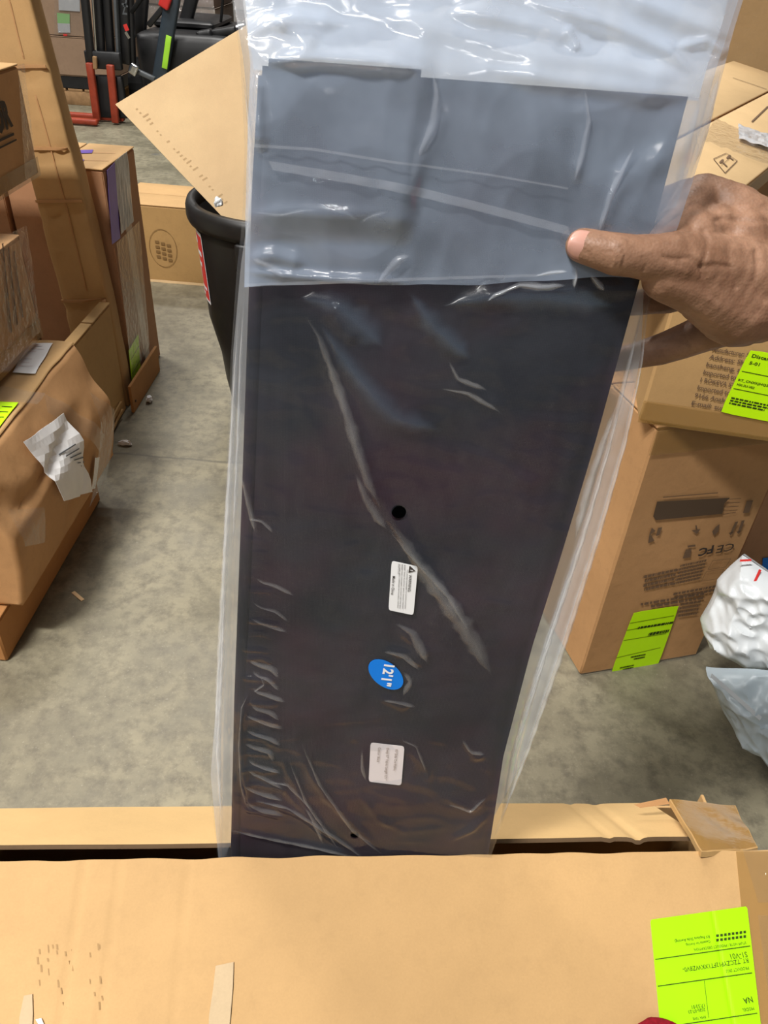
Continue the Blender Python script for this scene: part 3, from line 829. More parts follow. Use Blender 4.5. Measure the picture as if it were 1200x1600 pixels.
def back_h(U, V, S):
    pl_, pr_ = pLv(V), pRv(V); top = np.interp(U, [tl.x, tr.x], [tl.y, tr.y])
    out = np.maximum(np.maximum(pl_ + 0.006 - U, U - pr_ + 0.003), V - top + 0.002)
    k = sst(0.0, 0.024, out)
    folds = 0.002 * np.sin((U - pr_) * 420 + 1) * sst(0.002, 0.012, U - pr_) + 0.002 * np.sin((U - pl_) * 420) * sst(0.002, 0.01, pl_ - U)
    return -0.034 * (1 - k) - 0.0165 * k + 0.001 * fbm(U, V, 20, 30, 5.5) * (1 - k) + folds * np.minimum(1, np.minimum(S, 1 - S) * 30)
sheet('back_sheet', M_BAGB, bL, bR, VB_, VTOP, 60, 200, back_h)
# the folded-over top, lying in front, its free edge at y 445..430
eL, eR = puv(385, 445), puv(1003, 430)
def low_edge(s): return eL.y + (eR.y - eL.y) * s + 0.0014 * math.sin(s * 9) + 0.0005 * math.sin(s * 31)
def fl_L(v): return max(bL(v) + 0.004, float(np.interp(v, [eL.y, puv(400, 100).y, VTOP], [eL.x, puv(397, 100).x, bL(VTOP) + .004])))
def fl_R(v): return bR(v) - 0.003
RT = ridge_set([([(655, 95), (672, 150), (682, 190), (660, 250), (640, 300), (650, 340)], 0.006, 0.0015),
      ([(900, 140), (912, 190), (905, 240), (890, 290)], 0.005, 0.0015),
      ([(975, 240), (960, 290), (935, 345), (925, 365)], 0.006, 0.0018),
      ([(1090, 150), (1060, 230), (1000, 260), (960, 300)], 0.010, 0.002),
      ([(390, 420), (440, 425), (520, 432), (640, 436)], 0.004, 0.003),
      ([(400, 330), (470, 325), (540, 330), (600, 325)], 0.005, 0.0012),
      ([(395, 400), (430, 395), (480, 410)], 0.006, 0.003),
      ([(420, 100), (500, 92), (600, 98), (660, 112)], 0.005, 0.006),
      ([(405, 110), (410, 160), (414, 240)], 0.004, 0.004),
      ([(760, 110), (880, 130), (1000, 145), (1085, 150)], 0.006, 0.004),
      ([(430, 30), (470, 55), (500, 85)], 0.006, 0.006),
      ([(830, 5), (900, 25), (960, 45), (1040, 80), (1080, 120)], 0.005, 0.006),
      ([(700, 20), (780, 30), (880, 55), (905, 80)], 0.006, 0.006),
      ([(880, 40), (895, 70), (900, 85)], 0.003, 0.004),
      ([(1050, 75), (1100, 66), (1125, 80), (1110, 100)], 0.003, 0.004),
      ([(560, 20), (700, 50), (840, 90), (960, 100), (1060, 130)], 0.008, 0.005),
      ([(390, 60), (420, 40), (470, 30), (540, 40)], 0.005, 0.006),
      ([(960, -10), (1060, 30), (1140, 60)], 0.006, 0.005)])
def flap_h(U, V, S):
    b = front_h_base(U, V)
    r = ridge_h(U, V, RT)
    return b + 0.004 + r + 0.0016 * np.maximum(fbm(U, V, 12, 22, 1.3), -0.3) + 0.001 * fbm(U, V, 40, 18, 6.6)
def front_h_base(U, V):
    pl_, pr_ = pLv(V), pRv(V); top = np.interp(U, [tl.x, tr.x], [tl.y, tr.y])
    out = np.maximum(np.maximum(pl_ + 0.006 - U, U - pr_ + 0.003), V - top + 0.002); k = sst(0.0, 0.03, out)
    s = (U - pl_) / (pr_ - pl_)
    return (0.0055 + 0.0065 * (1 - sst(0.36, 0.42, s)) * sst(puv(500, 380).y, puv(500, 330).y, V)) * (1 - k) - 0.004 * k
sheet('folded_top', M_BAGT, fl_L, fl_R, low_edge, VTOP, 130, 170, flap_h)
# gathered film above the pack (several crumpled layers)
def gath(seed, off):
    def h(U, V, S):
        return off + 0.005 * fbm(U, V, 16, 24, seed) + 0.002 * fbm(U, V, 45, 40, seed + 2)
    return h
gv = lambda s: (ptop(tl.x + (tr.x - tl.x) * s)) - 0.006
sheet('gathered_film', M_BAGG, lambda v: bL(v) + .006, lambda v: bR(v) - .006, gv, VTOP, 60, 40, gath(2.2, -0.022))
# folded band running across the folded top
def strip(name, pa, pb, mat, off):
    n = 40; vs, fs = [], []
    for i in range(n + 1):
        t = i / n
        for pp in (pa, pb):
            x = np.interp(t, [k / (len(pp) - 1) for k in range(len(pp))], [c[0] for c in pp]); y = np.interp(t, [k / (len(pp) - 1) for k in range(len(pp))], [c[1] for c in pp])
            u = puv(x, y, off); b = float(front_h_base(np.array([u.x]), np.array([u.y]))[0])
            vs.append(BAG.loc(PF.pt(u.x, u.y, b + off + 0.0007 * math.sin(i * 1.3))))
        if i: k = 2 * i; fs.append((k - 2, k, k + 1, k - 1))
    return obj(name, mesh_from(vs, fs, True), mat, BAG.o)
M_BAND = film('bag_film_double', 0.16, 0.15, (0.84, 0.86, 0.92), 1.0, 0.4)
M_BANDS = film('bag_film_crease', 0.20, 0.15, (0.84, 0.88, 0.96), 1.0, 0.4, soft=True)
strip('folded_band', [(424, 250), (512, 264), (624, 284), (760, 318), (885, 352)], [(430, 264), (510, 278), (608, 295), (760, 332), (888, 366)], M_BAND, 0.009)
strip('folded_seam', [(401, 224), (493, 230), (608, 249), (760, 270), (885, 292)], [(401, 229), (493, 234.5), (608, 253), (760, 273.5), (885, 295)], M_BAND, 0.009)
strip('folded_seam', [(386, 441), (520, 436), (700, 430), (840, 426)], [(386, 446), (520, 441), (700, 434.5), (840, 430)], M_BAND, 0.008)

# pleats: doubled film; in the grey and blue ones reflections are put in as haze
def pleat(pts, wpx, mat, h=0.003, base=0.0042, n=None, name='film_streak', sharp=0.5):
    LAY = []
    P_ = [puv(x, y) for x, y in pts]
    L = [0]
    for i in range(len(P_) - 1): L.append(L[-1] + (P_[i + 1] - P_[i]).length)
    n = n or max(8, int(L[-1] / 0.004)); vs, fs = [], []
    xs, ys = [q.x for q in P_], [q.y for q in P_]
    for i in range(n + 1):
        t = L[-1] * i / n; c = Vector((float(np.interp(t, L, xs)), float(np.interp(t, L, ys))))
        t2 = min(L[-1], t + 0.002); t1 = max(0, t - 0.002)
        d = Vector((float(np.interp(t2, L, xs) - np.interp(t1, L, xs)), float(np.interp(t2, L, ys) - np.interp(t1, L, ys)))).normalized(); e = Vector((-d.y, d.x))
        f = i / n; wd = wpx / 1200 * 0.66 * 0.5 * (float(np.interp(f, [0, 0.12, 0.35, 0.6, 0.85, 1], [0.06, 0.45, 0.8, 1.0, 0.85, 0.05]))) * (1 + 0.35 * noise.noise(Vector((c.x * 120, c.y * 120, 2))))
        for k in range(7):
            a = -1 + k / 3
            q = c + e * wd * a * (1 + 0.25 * noise.noise(Vector((c.x * 160, c.y * 160, a * 2))))
            vs.append(BAG.loc(PF.pt(q.x, q.y, base + h * (1 - a * a) + 0.0004 * math.sin(i * 0.9 + k))))
            LAY.append((1 - abs(a)) ** sharp * min(1, min(f, 1 - f) * 7))
        if i:
            for k in range(6): q0 = (i - 1) * 7 + k; fs.append((q0, q0 + 1, q0 + 8, q0 + 7))
    me = mesh_from(vs, fs, True); at = me.attributes.new('layers', 'FLOAT', 'POINT'); at.data.foreach_set('value', LAY)
    return obj(name, me, mat, BAG.o)
M_PL1 = film('pleat_reflection_grey', 0.12, 0.22, (0.92, 0.90, 0.87), 1.2, 0.3, 40, 0.2, 0.003, 0.4, True)  # ceiling reflection along the wrinkles painted as grey haze
M_PL2 = film('film_reflection_blue', 0.06, 0.25, (0.45, 0.70, 1.0), 1.2, 0.3, 20, 0.2, 0.003, 0.4, True)  # soft bluish reflection on the bag painted as tinted haze
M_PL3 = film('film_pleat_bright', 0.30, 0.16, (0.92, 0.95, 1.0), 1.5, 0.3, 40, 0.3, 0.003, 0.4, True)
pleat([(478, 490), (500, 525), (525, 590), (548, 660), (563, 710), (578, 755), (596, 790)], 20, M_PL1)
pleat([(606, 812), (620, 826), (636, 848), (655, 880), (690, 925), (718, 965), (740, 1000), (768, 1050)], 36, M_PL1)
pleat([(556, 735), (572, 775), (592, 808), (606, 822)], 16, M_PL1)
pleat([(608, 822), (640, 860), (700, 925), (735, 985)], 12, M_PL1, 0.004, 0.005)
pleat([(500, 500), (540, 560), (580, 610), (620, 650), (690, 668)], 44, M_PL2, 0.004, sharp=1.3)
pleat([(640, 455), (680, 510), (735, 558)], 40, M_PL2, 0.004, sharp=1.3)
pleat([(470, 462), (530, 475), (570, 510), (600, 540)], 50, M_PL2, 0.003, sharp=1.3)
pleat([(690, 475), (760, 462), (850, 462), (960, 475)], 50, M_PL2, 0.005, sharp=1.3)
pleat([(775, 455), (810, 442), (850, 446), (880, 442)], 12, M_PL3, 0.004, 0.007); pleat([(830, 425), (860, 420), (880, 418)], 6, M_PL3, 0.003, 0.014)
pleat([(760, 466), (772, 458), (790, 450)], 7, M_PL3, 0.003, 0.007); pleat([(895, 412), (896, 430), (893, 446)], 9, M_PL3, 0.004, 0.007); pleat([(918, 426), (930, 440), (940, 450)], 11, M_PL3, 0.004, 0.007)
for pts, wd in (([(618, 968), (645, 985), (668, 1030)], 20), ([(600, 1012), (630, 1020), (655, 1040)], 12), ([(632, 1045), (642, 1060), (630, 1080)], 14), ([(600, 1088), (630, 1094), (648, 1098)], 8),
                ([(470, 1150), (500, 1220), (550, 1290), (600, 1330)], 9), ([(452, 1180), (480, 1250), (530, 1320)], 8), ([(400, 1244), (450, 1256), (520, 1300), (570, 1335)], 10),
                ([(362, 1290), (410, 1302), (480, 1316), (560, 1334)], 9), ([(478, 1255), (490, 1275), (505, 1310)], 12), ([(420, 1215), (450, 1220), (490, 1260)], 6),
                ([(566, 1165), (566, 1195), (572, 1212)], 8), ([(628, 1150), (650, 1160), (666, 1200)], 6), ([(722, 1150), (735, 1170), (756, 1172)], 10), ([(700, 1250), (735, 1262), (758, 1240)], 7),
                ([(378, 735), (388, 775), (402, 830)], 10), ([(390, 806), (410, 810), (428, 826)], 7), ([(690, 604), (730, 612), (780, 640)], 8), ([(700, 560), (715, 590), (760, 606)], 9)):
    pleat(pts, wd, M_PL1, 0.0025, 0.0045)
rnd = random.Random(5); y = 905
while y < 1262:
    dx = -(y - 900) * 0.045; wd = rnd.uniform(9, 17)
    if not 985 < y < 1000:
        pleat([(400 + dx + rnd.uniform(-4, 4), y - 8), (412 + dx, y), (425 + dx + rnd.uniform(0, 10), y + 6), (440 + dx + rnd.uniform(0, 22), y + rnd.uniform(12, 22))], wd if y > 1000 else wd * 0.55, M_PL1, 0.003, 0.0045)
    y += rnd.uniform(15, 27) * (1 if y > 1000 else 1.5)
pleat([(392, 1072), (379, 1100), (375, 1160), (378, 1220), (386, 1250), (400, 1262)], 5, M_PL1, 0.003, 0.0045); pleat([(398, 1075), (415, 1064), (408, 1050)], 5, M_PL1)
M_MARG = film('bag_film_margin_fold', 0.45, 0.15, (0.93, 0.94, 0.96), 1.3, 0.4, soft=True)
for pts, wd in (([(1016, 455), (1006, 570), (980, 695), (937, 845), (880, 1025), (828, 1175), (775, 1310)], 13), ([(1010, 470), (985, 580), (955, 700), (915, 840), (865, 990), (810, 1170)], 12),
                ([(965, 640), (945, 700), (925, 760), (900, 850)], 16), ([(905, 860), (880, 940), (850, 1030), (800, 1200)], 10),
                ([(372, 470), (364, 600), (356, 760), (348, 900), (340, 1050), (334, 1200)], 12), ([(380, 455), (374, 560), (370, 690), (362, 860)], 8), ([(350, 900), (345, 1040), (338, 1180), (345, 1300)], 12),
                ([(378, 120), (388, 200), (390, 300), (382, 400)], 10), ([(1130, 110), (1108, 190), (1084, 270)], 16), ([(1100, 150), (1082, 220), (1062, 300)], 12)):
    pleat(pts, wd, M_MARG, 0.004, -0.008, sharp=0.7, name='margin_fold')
# brighter creases in the folded top
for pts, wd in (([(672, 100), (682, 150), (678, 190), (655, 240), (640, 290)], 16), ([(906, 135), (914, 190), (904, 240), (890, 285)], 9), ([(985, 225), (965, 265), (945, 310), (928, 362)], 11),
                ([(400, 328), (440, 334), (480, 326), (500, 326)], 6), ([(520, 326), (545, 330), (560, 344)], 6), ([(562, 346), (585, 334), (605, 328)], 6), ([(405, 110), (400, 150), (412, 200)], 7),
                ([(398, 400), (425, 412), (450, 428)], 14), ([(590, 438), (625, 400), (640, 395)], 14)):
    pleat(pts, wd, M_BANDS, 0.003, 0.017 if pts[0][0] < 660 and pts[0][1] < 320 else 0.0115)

# stickers on the bag's front
def sticker(name, pts, mat, off, label, round_=0.02, n=14):
    o = obj(name, plate(PF, BAG, pxquad(PF, pts, off), off, 0.0003, n, None, round_), mat, BAG.o, label)
    return o
SO = 0.0036
def ST(body, p0, p1, parent, mat=M_INK, h=None, bold=0.0): print_text(body, PF, BAG, p0, p1, mat, parent, SO + 0.0009, h=h, bold=bold)
s1 = sticker('warning_sticker', [(612, 876), (653, 885), (646, 961), (607, 953)], M_WHITE, SO, 'white sticker with a warning triangle and small print')
def tri_px(fr, thing, pts, mat, parent, off, name): marks(fr, thing, [[fr.uv(x, y, off) for x, y in pts]], mat, parent, off, name)
tri_px(PF, BAG, [(638.5, 895), (649, 892), (640.5, 884)], M_INK, s1, SO + .0009, 'warning_triangle')
tri_px(PF, BAG, [(639.5, 884.5), (638.2, 895), (649, 892)], M_INK, s1, SO + .001, 'warning_triangle')
tri_px(PF, BAG, [(641, 890.4), (645.5, 891.2), (645.2, 892.2), (640.8, 891.2)], M_WHITE, s1, SO + .0013, 'exclamation_mark')
ST('WARNING:', (639, 898), (637, 925), s1, bold=0.01)
ST('TO AVOID DANGER OF SUFFOCATION', (635.5, 890), (632, 951), s1, h=0.0011)
ST('KEEP THIS PLASTIC BAG AWAY FROM', (631.5, 883), (628, 951), s1, h=0.0011)
ST('BABIES AND CHILDREN. DO NOT USE THIS BAG', (627.5, 882), (624, 951), s1, h=0.0011)
ST('IN CRIBS, BEDS, CARRIAGES OR PLAYPENS. THIS BAG', (623.8, 882), (620.5, 950), s1, h=0.0011)
ST('IS NOT A TOY', (622, 881), (621, 897), s1, h=0.0011)
ST('Made in China', (613.3, 900), (611, 929), s1, bold=0.01)
# blue oval
vs, fs = [], []
c = puv(603, 1054, SO); ax = (puv(630, 1062, SO) - c); ay = (puv(600, 1031.5, SO) - c)
for lay in (0, 1):
    for k in range(36):
        a = 2 * math.pi * k / 36; q = c + ax * math.cos(a) + ay * math.sin(a); vs.append(BAG.loc(PF.pt(q.x, q.y, SO + lay * 0.0003)))
fs.append(tuple(range(36, 72))); fs.append(tuple(range(35, -1, -1)))
for k in range(36): fs.append((k, (k + 1) % 36, 36 + (k + 1) % 36, 36 + k))
s2 = obj('size_sticker', mesh_from(vs, fs), M_BLUE, BAG.o, 'round blue sticker with white size lettering')
ST("12'1\"", (601, 1038), (594.5, 1071), s2, M_WHITE, h=0.0098, bold=0.03)
s3 = sticker('product_sticker', [(579, 1160), (632, 1166), (627, 1227), (576, 1221)], M_PINKW, SO - 0.001, 'pinkish white sticker with three printed lines')
ST('RV Slide Out Fabric', (617.5, 1171), (614.5, 1204), s3, M_INKB)
ST("Deep 37'' Fabric Length 12'1''", (604, 1169), (600.5, 1219), s3, M_INKB)
ST('Colour: Black', (591, 1168), (588.5, 1191), s3, M_INKB)

# ================================================================== left side: stacked cartons
def tri_noise(p, s, seed): return noise.noise_vector(Vector((p.x * s + seed, p.y * s, p.z * s - seed)))
GL = 'cartons stacked along the left side'
# carton at the bottom, on the floor
c0 = Carton('flat_carton', 'low orange-brown carton on the floor under the crumpled box', mat_at((-1.35, 1.135, 0)), 0.535, 0.62, 0.118, M_WOODO, dent=0.003, seed=2, group=GL)
# crumpled carton on it
def crump(p):
    q = Vector(p); w_, d_, h_ = 0.62, 0.62, 0.345
    fz = q.z / h_
    # belly bulges out over the lower one, top right edge sags
    q.x += 0.028 * math.sin(fz * math.pi) * (q.x / w_) + 0.02 * (1 - fz) * (q.x / w_)
    q.x -= 0.040 * max(0, fz - 0.55) / 0.45 * (q.x / w_) ** 3
    q.z -= 0.014 * max(0, q.x / w_ - 0.5) * 2 * max(0, fz - 0.5) * 2 * (1.2 - q.y / d_)
    n_ = tri_noise(q, 5.0, 3.0) * 0.010 + tri_noise(q, 13, 1.0) * 0.005
    q += n_ * (0.3 + 0.7 * fz if q.z > 0.01 else 0)
    cr = max(0.0, 0.12 - abs(noise.noise(Vector((q.x * 3.1 + 2, q.y * 3.6, q.z * 4.2)))))
    q.x -= 0.11 * cr * (q.x / w_) * min(1, fz * 4); q.z -= 0.03 * cr * fz
    if q.z < 0.0: q.z = 0.0
    return q
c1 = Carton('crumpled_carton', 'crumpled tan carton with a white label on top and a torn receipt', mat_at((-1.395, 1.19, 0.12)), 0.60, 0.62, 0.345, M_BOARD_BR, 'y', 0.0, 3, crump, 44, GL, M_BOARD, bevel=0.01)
ft, fr_, ff = c1.frame('top'), c1.frame('right'), c1.frame('front')
def on_box(c, f, name, uvq, mat, off=0.004, label=None, n=10, th=0.0005, parent=None, bump=None):
    return obj(name, plate(c.frame(f), c, uvq, off, 0.0 if mat in FILMS else th, n, bump), mat, parent or c.o, label)
def tq(pts): return [ft.uv(x, y) + Vector((0.030, 0.0)) for x, y in pts]
addr = on_box(c1, 'top', 'address_label', tq([(50, 537), (84, 538), (60, 582), (17, 583)]), M_WHITE, 0.004, 'white address label')
for yy in (0.12, 0.22, 0.32, 0.55, 0.66, 0.78):
    q = tq([(50, 537), (84, 538), (60, 582), (17, 583)])
    A = lab_uv(q, 0.15, yy); B = lab_uv(q, 0.15 + 0.65 * random.Random(int(yy * 100)).uniform(.5, 1), yy)
    bar(ft, c1, A, B, 0.004, M_PINKW, addr, 0.0055, uvspace=True)
lime = on_box(c1, 'top', 'shipping_label', tq([(-35, 626), (31, 625), (-2, 668), (-70, 668)]), M_LIME, 0.004, 'lime green label')
for k in range(3): bar(ft, c1, tq([(0 - k * 6, 634 + k * 8)])[0], tq([(20 - k * 6, 634 + k * 8)])[0], 0.003, M_INKG, lime, 0.0056, uvspace=True)
c1.tape('top', tq([(-30, 612)])[0], tq([(75, 618)])[0], 0.055, M_TAPEC, 0.006)
def rq(pts): return [fr_.uv(x + 6, y) for x, y in pts]
c1.tape('right', rq([(75, 625)])[0], rq([(128, 690)])[0], 0.05, M_TAPEC, 0.006)
# torn receipt hanging over the edge
rec = on_box(c1, 'right', 'torn_receipt', rq([(28, 684), (84, 642), (112, 766), (60, 780)]), M_PAPER, 0.016, 'white torn paper slip', 12, 0.0006,
             bump=lambda u, v: 0.008 * noise.noise(Vector((u * 14, v * 14, 1.2))))
rr = []
for k in range(6):
    A = rq([(64 + k * 5, 704 + k * 4)])[0]; B = rq([(84 + k * 3, 690 + k * 7)])[0]
    d = (B - A).normalized(); e = Vector((-d.y, d.x)) * 0.0015
    rr.append([A - e, B - e, B + e, A + e])
marks(fr_, c1, rr, M_STEELGRY, rec, 0.0185, 'printed_lines', lambda u, v: 0.008 * noise.noise(Vector((u * 14, v * 14, 1.2))))
on_box(c1, 'right', 'paper_tag', rq([(115, 712), (122, 711), (121, 760), (114, 762)]), M_WHITE, 0.010)
on_box(c1, 'right', 'stretch_wrap', rq([(122, 610), (142, 640), (140, 790), (112, 820)]), M_WRAP, 0.014, n=14)
on_box(c1, 'right', 'stretch_wrap', rq([(-10, 790), (28, 790), (28, 845), (-10, 850)]), M_WRAP, 0.016, n=14)
# taped, wrapped carton above
c2 = Carton('wrapped_carton', 'brown wrapped carton with vertical print on top of the crumpled box', mat_at((-1.42, 1.36, 0.485)), 0.52, 0.44, 0.25, M_BOARD_BR, 'x', 0.004, 7, None, 14, GL)
f2 = c2.frame('right')
def q2(pts): return [f2.uv(x, y) for x, y in pts]
rr = []
for k in range(3):
    x = 3 + k * 9
    A, B = f2.uv(x, 380 + k * 6), f2.uv(x + 14, 520 - k * 12); wv = Vector((0.0035, 0))
    rr.append([A - wv, A + wv, B + wv, B - wv])
marks(f2, c2, rr, M_INKB, c2.o, 0.0015, 'printed_bars')
on_box(c2, 'right', 'stretch_wrap', q2([(-20, 375), (36, 352), (58, 515), (-20, 600)]), M_WRAP, 0.008, n=20,
       bump=lambda u, v: 0.006 * abs(noise.noise(Vector((u * 25 + v * 20, v * 6 - u * 6, 2)))))
c2.tape('right', (0.0, 0.02), (0.44, 0.02), 0.05)
# carton with black lettering, standing on the wrapped one
c3 = Carton('lettered_carton', 'tan carton with black letters OR at the upper left', mat_at((-1.50, 1.66, 0.80)), 0.55, 0.42, 0.25, M_BOARD_BR, 'y', 0.003, 9, None, 14, GL, M_BOARD)
sup = Carton('plain_carton', 'plain dark carton in the gap under the lettered box', mat_at((-1.50, 1.72, 0.485 + 0.252)), 0.44, 0.36, 0.062, M_BOARD_OL, 'x', 0.002, 19, None, 8, GL)
f3 = c3.frame('right')
print_text('OR', f3, c3, (-5, 210), (20.5, 194), M_INK, c3.o, 0.002, h=0.056, bold=0.05)
bar(f3, c3, (-6, 222), (22, 209), 0.006, M_INK, c3.o, 0.002); bar(f3, c3, (-6, 234), (26, 218), 0.004, M_INK, c3.o, 0.002)
on_box(c3, 'right', 'stretch_wrap', [f3.uv(24, 102), f3.uv(34, 98), f3.uv(54, 270), f3.uv(36, 282)], M_WRAP, 0.006, n=16)
c3.tape('right', (0.02, 0.02), (0.42, 0.02), 0.045)
# golden folded carton standing behind the crumpled one
c4 = Carton('golden_carton', 'flattened golden brown carton standing on edge between crumpled box and tall carton', mat_at((-0.935, 1.95, 0.0)), 0.035, 0.325, 0.38, M_BOARD_OL, 'x', 0.004, 12, None, 12, GL)
e4 = c4.frame('right')
for a, b in (((155, 712), (190, 642)), ((151, 702), (188, 630))):
    obj('bottom_lip', plate(e4, c4, [e4.uv(a[0], a[1]) + Vector((0, .008)), e4.uv(b[0], b[1]) + Vector((0, .008)), e4.uv(b[0], b[1]), e4.uv(a[0], a[1])], 0.0, 0.006, 8,
        lambda u, v: 0.003 * noise.noise(Vector((u * 20, v, 0)))), M_BOARD_OL, c4.o)
# reddish carton behind
c5 = Carton('reddish_carton', 'reddish brown carton standing behind the wrapped boxes', mat_at((-1.62, 2.375, 0.0)), 0.41, 0.42, 0.70, M_BOARD_RED, 'x', 0.005, 15, None, 12, GL)
c5.tape('front', (0.30, 0.0), (0.30, 0.70), 0.06, M_TAPE)
# tall narrow carton leaning
def tallw(p):
    q = Vector(p); f = q.z / 1.35
    q.x += -0.075 * f * f - 0.03 * f
    for k, z0 in enumerate((0.34, 0.62, 0.78, 0.98)):
        q.y += 0.010 * math.exp(-((q.z - z0 - 0.05 * (q.x / 0.15 if q.x else 0)) / 0.006) ** 2) * (1 if q.y < 0.05 else 0.2)
    return q + tri_noise(q, 7, 2) * 0.006
tallM = mat_at((-1.045, 2.29, 0.0))
c6 = Carton('tall_carton', 'tall narrow creased tan carton leaning at the left', tallM, 0.145, 0.07, 1.35, M_BOARD, 'x', 0.0, 4, tallw, 60, GL, bevel=0.006)
ft6 = c6.frame('front')
for zz in (0.36, 0.66, 0.80, 1.0):
    obj('crease_edge', plate(ft6, c6, [Vector((0.0, zz + .012)), Vector((0.14, zz + .022)), Vector((0.14, zz + .014)), Vector((0.0, zz + .004))], 0.001, 0.003, 8), M_BOARD_BR, c6.o)
obj('crease_edge', plate(ft6, c6, [Vector((0.085, 1.3)), Vector((0.089, 1.3)), Vector((0.089, 0.05)), Vector((0.085, 0.05))], 0.0005, 0.0015, 24), M_BOARD_BR, c6.o)
# carton with purple tape
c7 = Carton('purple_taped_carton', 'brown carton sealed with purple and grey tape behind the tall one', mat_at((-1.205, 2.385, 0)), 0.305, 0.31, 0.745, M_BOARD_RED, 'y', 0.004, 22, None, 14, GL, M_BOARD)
f7 = c7.frame('right'); t7 = c7.frame('top'); n7 = c7.frame('front')
def q7(pts): return [f7.uv(x, y) for x, y in pts]
on_box(c7, 'right', 'purple_tape', q7([(166, 266), (178, 254), (187, 372), (174, 382)]), M_PURPLE, 0.002, 'purple tape', 10)
on_box(c7, 'right', 'grey_tape', q7([(178, 252), (197, 236), (208, 345), (187, 366)]), M_TAPE_GLITTER, 0.003, 'silvery grey tape', 12, bump=lambda u, v: 0.004 * noise.noise(Vector((u * 50, v * 12, 1))))
on_box(c7, 'top', 'purple_tape', [t7.uv(118, 236), t7.uv(146, 235), t7.uv(144, 240), t7.uv(117, 241)], M_PURPLE, 0.002)
on_box(c7, 'top', 'purple_tape', [t7.uv(122, 252), t7.uv(132, 250), t7.uv(129, 256), t7.uv(120, 258)], M_PURPLE, 0.002)
for k in range(2):
    bar(t7, c7, t7.uv(112, 238 + k * 12), t7.uv(180 - k * 10, 240 + k * 12), 0.004, M_BOARD_BR, c7.o, 0.002, 'flap_seam', True)
l7 = on_box(c7, 'right', 'shipping_label', q7([(200, 548), (215, 522), (219, 580), (206, 606)]), M_LIME, 0.002, 'lime green label')
bar(f7, c7, f7.uv(203, 562), f7.uv(216, 540), 0.002, M_INKG, l7, 0.0035, uvspace=True); bar(f7, c7, f7.uv(205, 584), f7.uv(218, 562), 0.002, M_INKG, l7, 0.0035, uvspace=True)
c7.tape('right', (0.15, 0.0), (0.15, 0.735), 0.06, M_TAPEC, 0.0012)
on_box(c7, 'right', 'stretch_wrap', q7([(180, 380), (216, 345), (232, 540), (205, 590)]), M_WRAP, 0.004, n=18)
# standing strip of board on the floor beside it, scraps
bs = Thing('board_strip', 'short orange-brown board standing on edge beside the purple taped carton', 'board', mat_at((-0.868, 2.25, 0.0)))
obj('board_face', slab_mesh(-0.012, 0.0, 0.0, 0.0, 0.32, 0.10, 10, 0.002, 0.002, 3), M_WOODO, bs.o)
obj('nail_head', slab_mesh(0.0, 0.02, 0.03, 0.002, 0.028, 0.038, 2, 0.001), M_STEELBLK, bs.o)
def crumple_ball(name, label, loc, sx, sy, sz, mat, seed, cat):
    bm = bmesh.new(); bmesh.ops.create_icosphere(bm, subdivisions=3, radius=1)
    for v in bm.verts:
        n_ = noise.noise(v.co * 1.7 + Vector((seed, 0, 0))) * 0.4 + abs(noise.noise(v.co * 4 + Vector((0, seed, 0)))) * 0.25
        v.co = v.co * (0.8 + n_); v.co = Vector((v.co.x * sx, v.co.y * sy, max(v.co.z, -0.85) * sz))
    zmin = min(v.co.z for v in bm.verts)
    for v in bm.verts: v.co.z -= zmin
    o = obj(name, bm_mesh(bm), mat); o.location = loc; tag(o, label, cat); return o
p_ = at_z(234, 628, 0); crumple_ball('paper_scrap', 'crumpled white paper scrap at the foot of the standing board', p_, 0.012, 0.016, 0.014, M_PAPER, 2, 'scrap')
p_ = at_z(196, 696, 0); crumple_ball('paper_roll', 'small white roll of film on the floor by the tall carton', p_, 0.026, 0.008, 0.011, M_PAPER, 6, 'scrap')
p_ = at_z(122, 932, 0)
o = obj('wood_chip', slab_mesh(-0.022, -0.005, 0, 0.022, 0.005, 0.003, 6, 0.001, 0.0008, 4), M_BOARD_LT); o.location = p_; o.rotation_euler = (0, 0, R_(-38))
tag(o, 'thin tan sliver lying alone on the concrete floor', 'scrap')

# ------------------------------------------------------------------ bin with cardboard, box behind it
def lathe(profile, n=48, ribs=0):
    vs, fs = [], []
    for (r, z) in profile:
        for k in range(n):
            a = 2 * math.pi * k / n; vs.append((r * math.cos(a), r * math.sin(a), z))
    for j in range(len(profile) - 1):
        for k in range(n): fs.append((j * n + k, j * n + (k + 1) % n, (j + 1) * n + (k + 1) % n, (j + 1) * n + k))
    return vs, fs
BX, BY = -0.375, 2.42
BIN = Thing('waste_bin', 'black round plastic waste bin with a red label', 'bin', mat_at((BX, BY, 0)))
vs, fs = lathe([(0.0, 0.006), (0.185, 0.006), (0.19, 0.012), (0.205, 0.10), (0.215, 0.20), (0.245, 0.33), (0.252, 0.45), (0.262, 0.60), (0.266, 0.65), (0.256, 0.65), (0.240, 0.45), (0.232, 0.33), (0.20, 0.20), (0.18, 0.02), (0.0, 0.018)])
obj('bin_body', mesh_from(vs, fs, True), M_BINBLK, BIN.o)
vs, fs = lathe([(0.262, 0.630), (0.283, 0.632), (0.288, 0.645), (0.288, 0.675), (0.282, 0.690), (0.268, 0.694), (0.258, 0.688), (0.256, 0.640)])
n_ = 48; L_ = len(vs) // n_
for k in range(n_): fs.append(((L_ - 1) * n_ + k, (L_ - 1) * n_ + (k + 1) % n_, (k + 1) % n_, k))
obj('bin_rim', mesh_from(vs, fs, True), M_BINBLK, BIN.o)
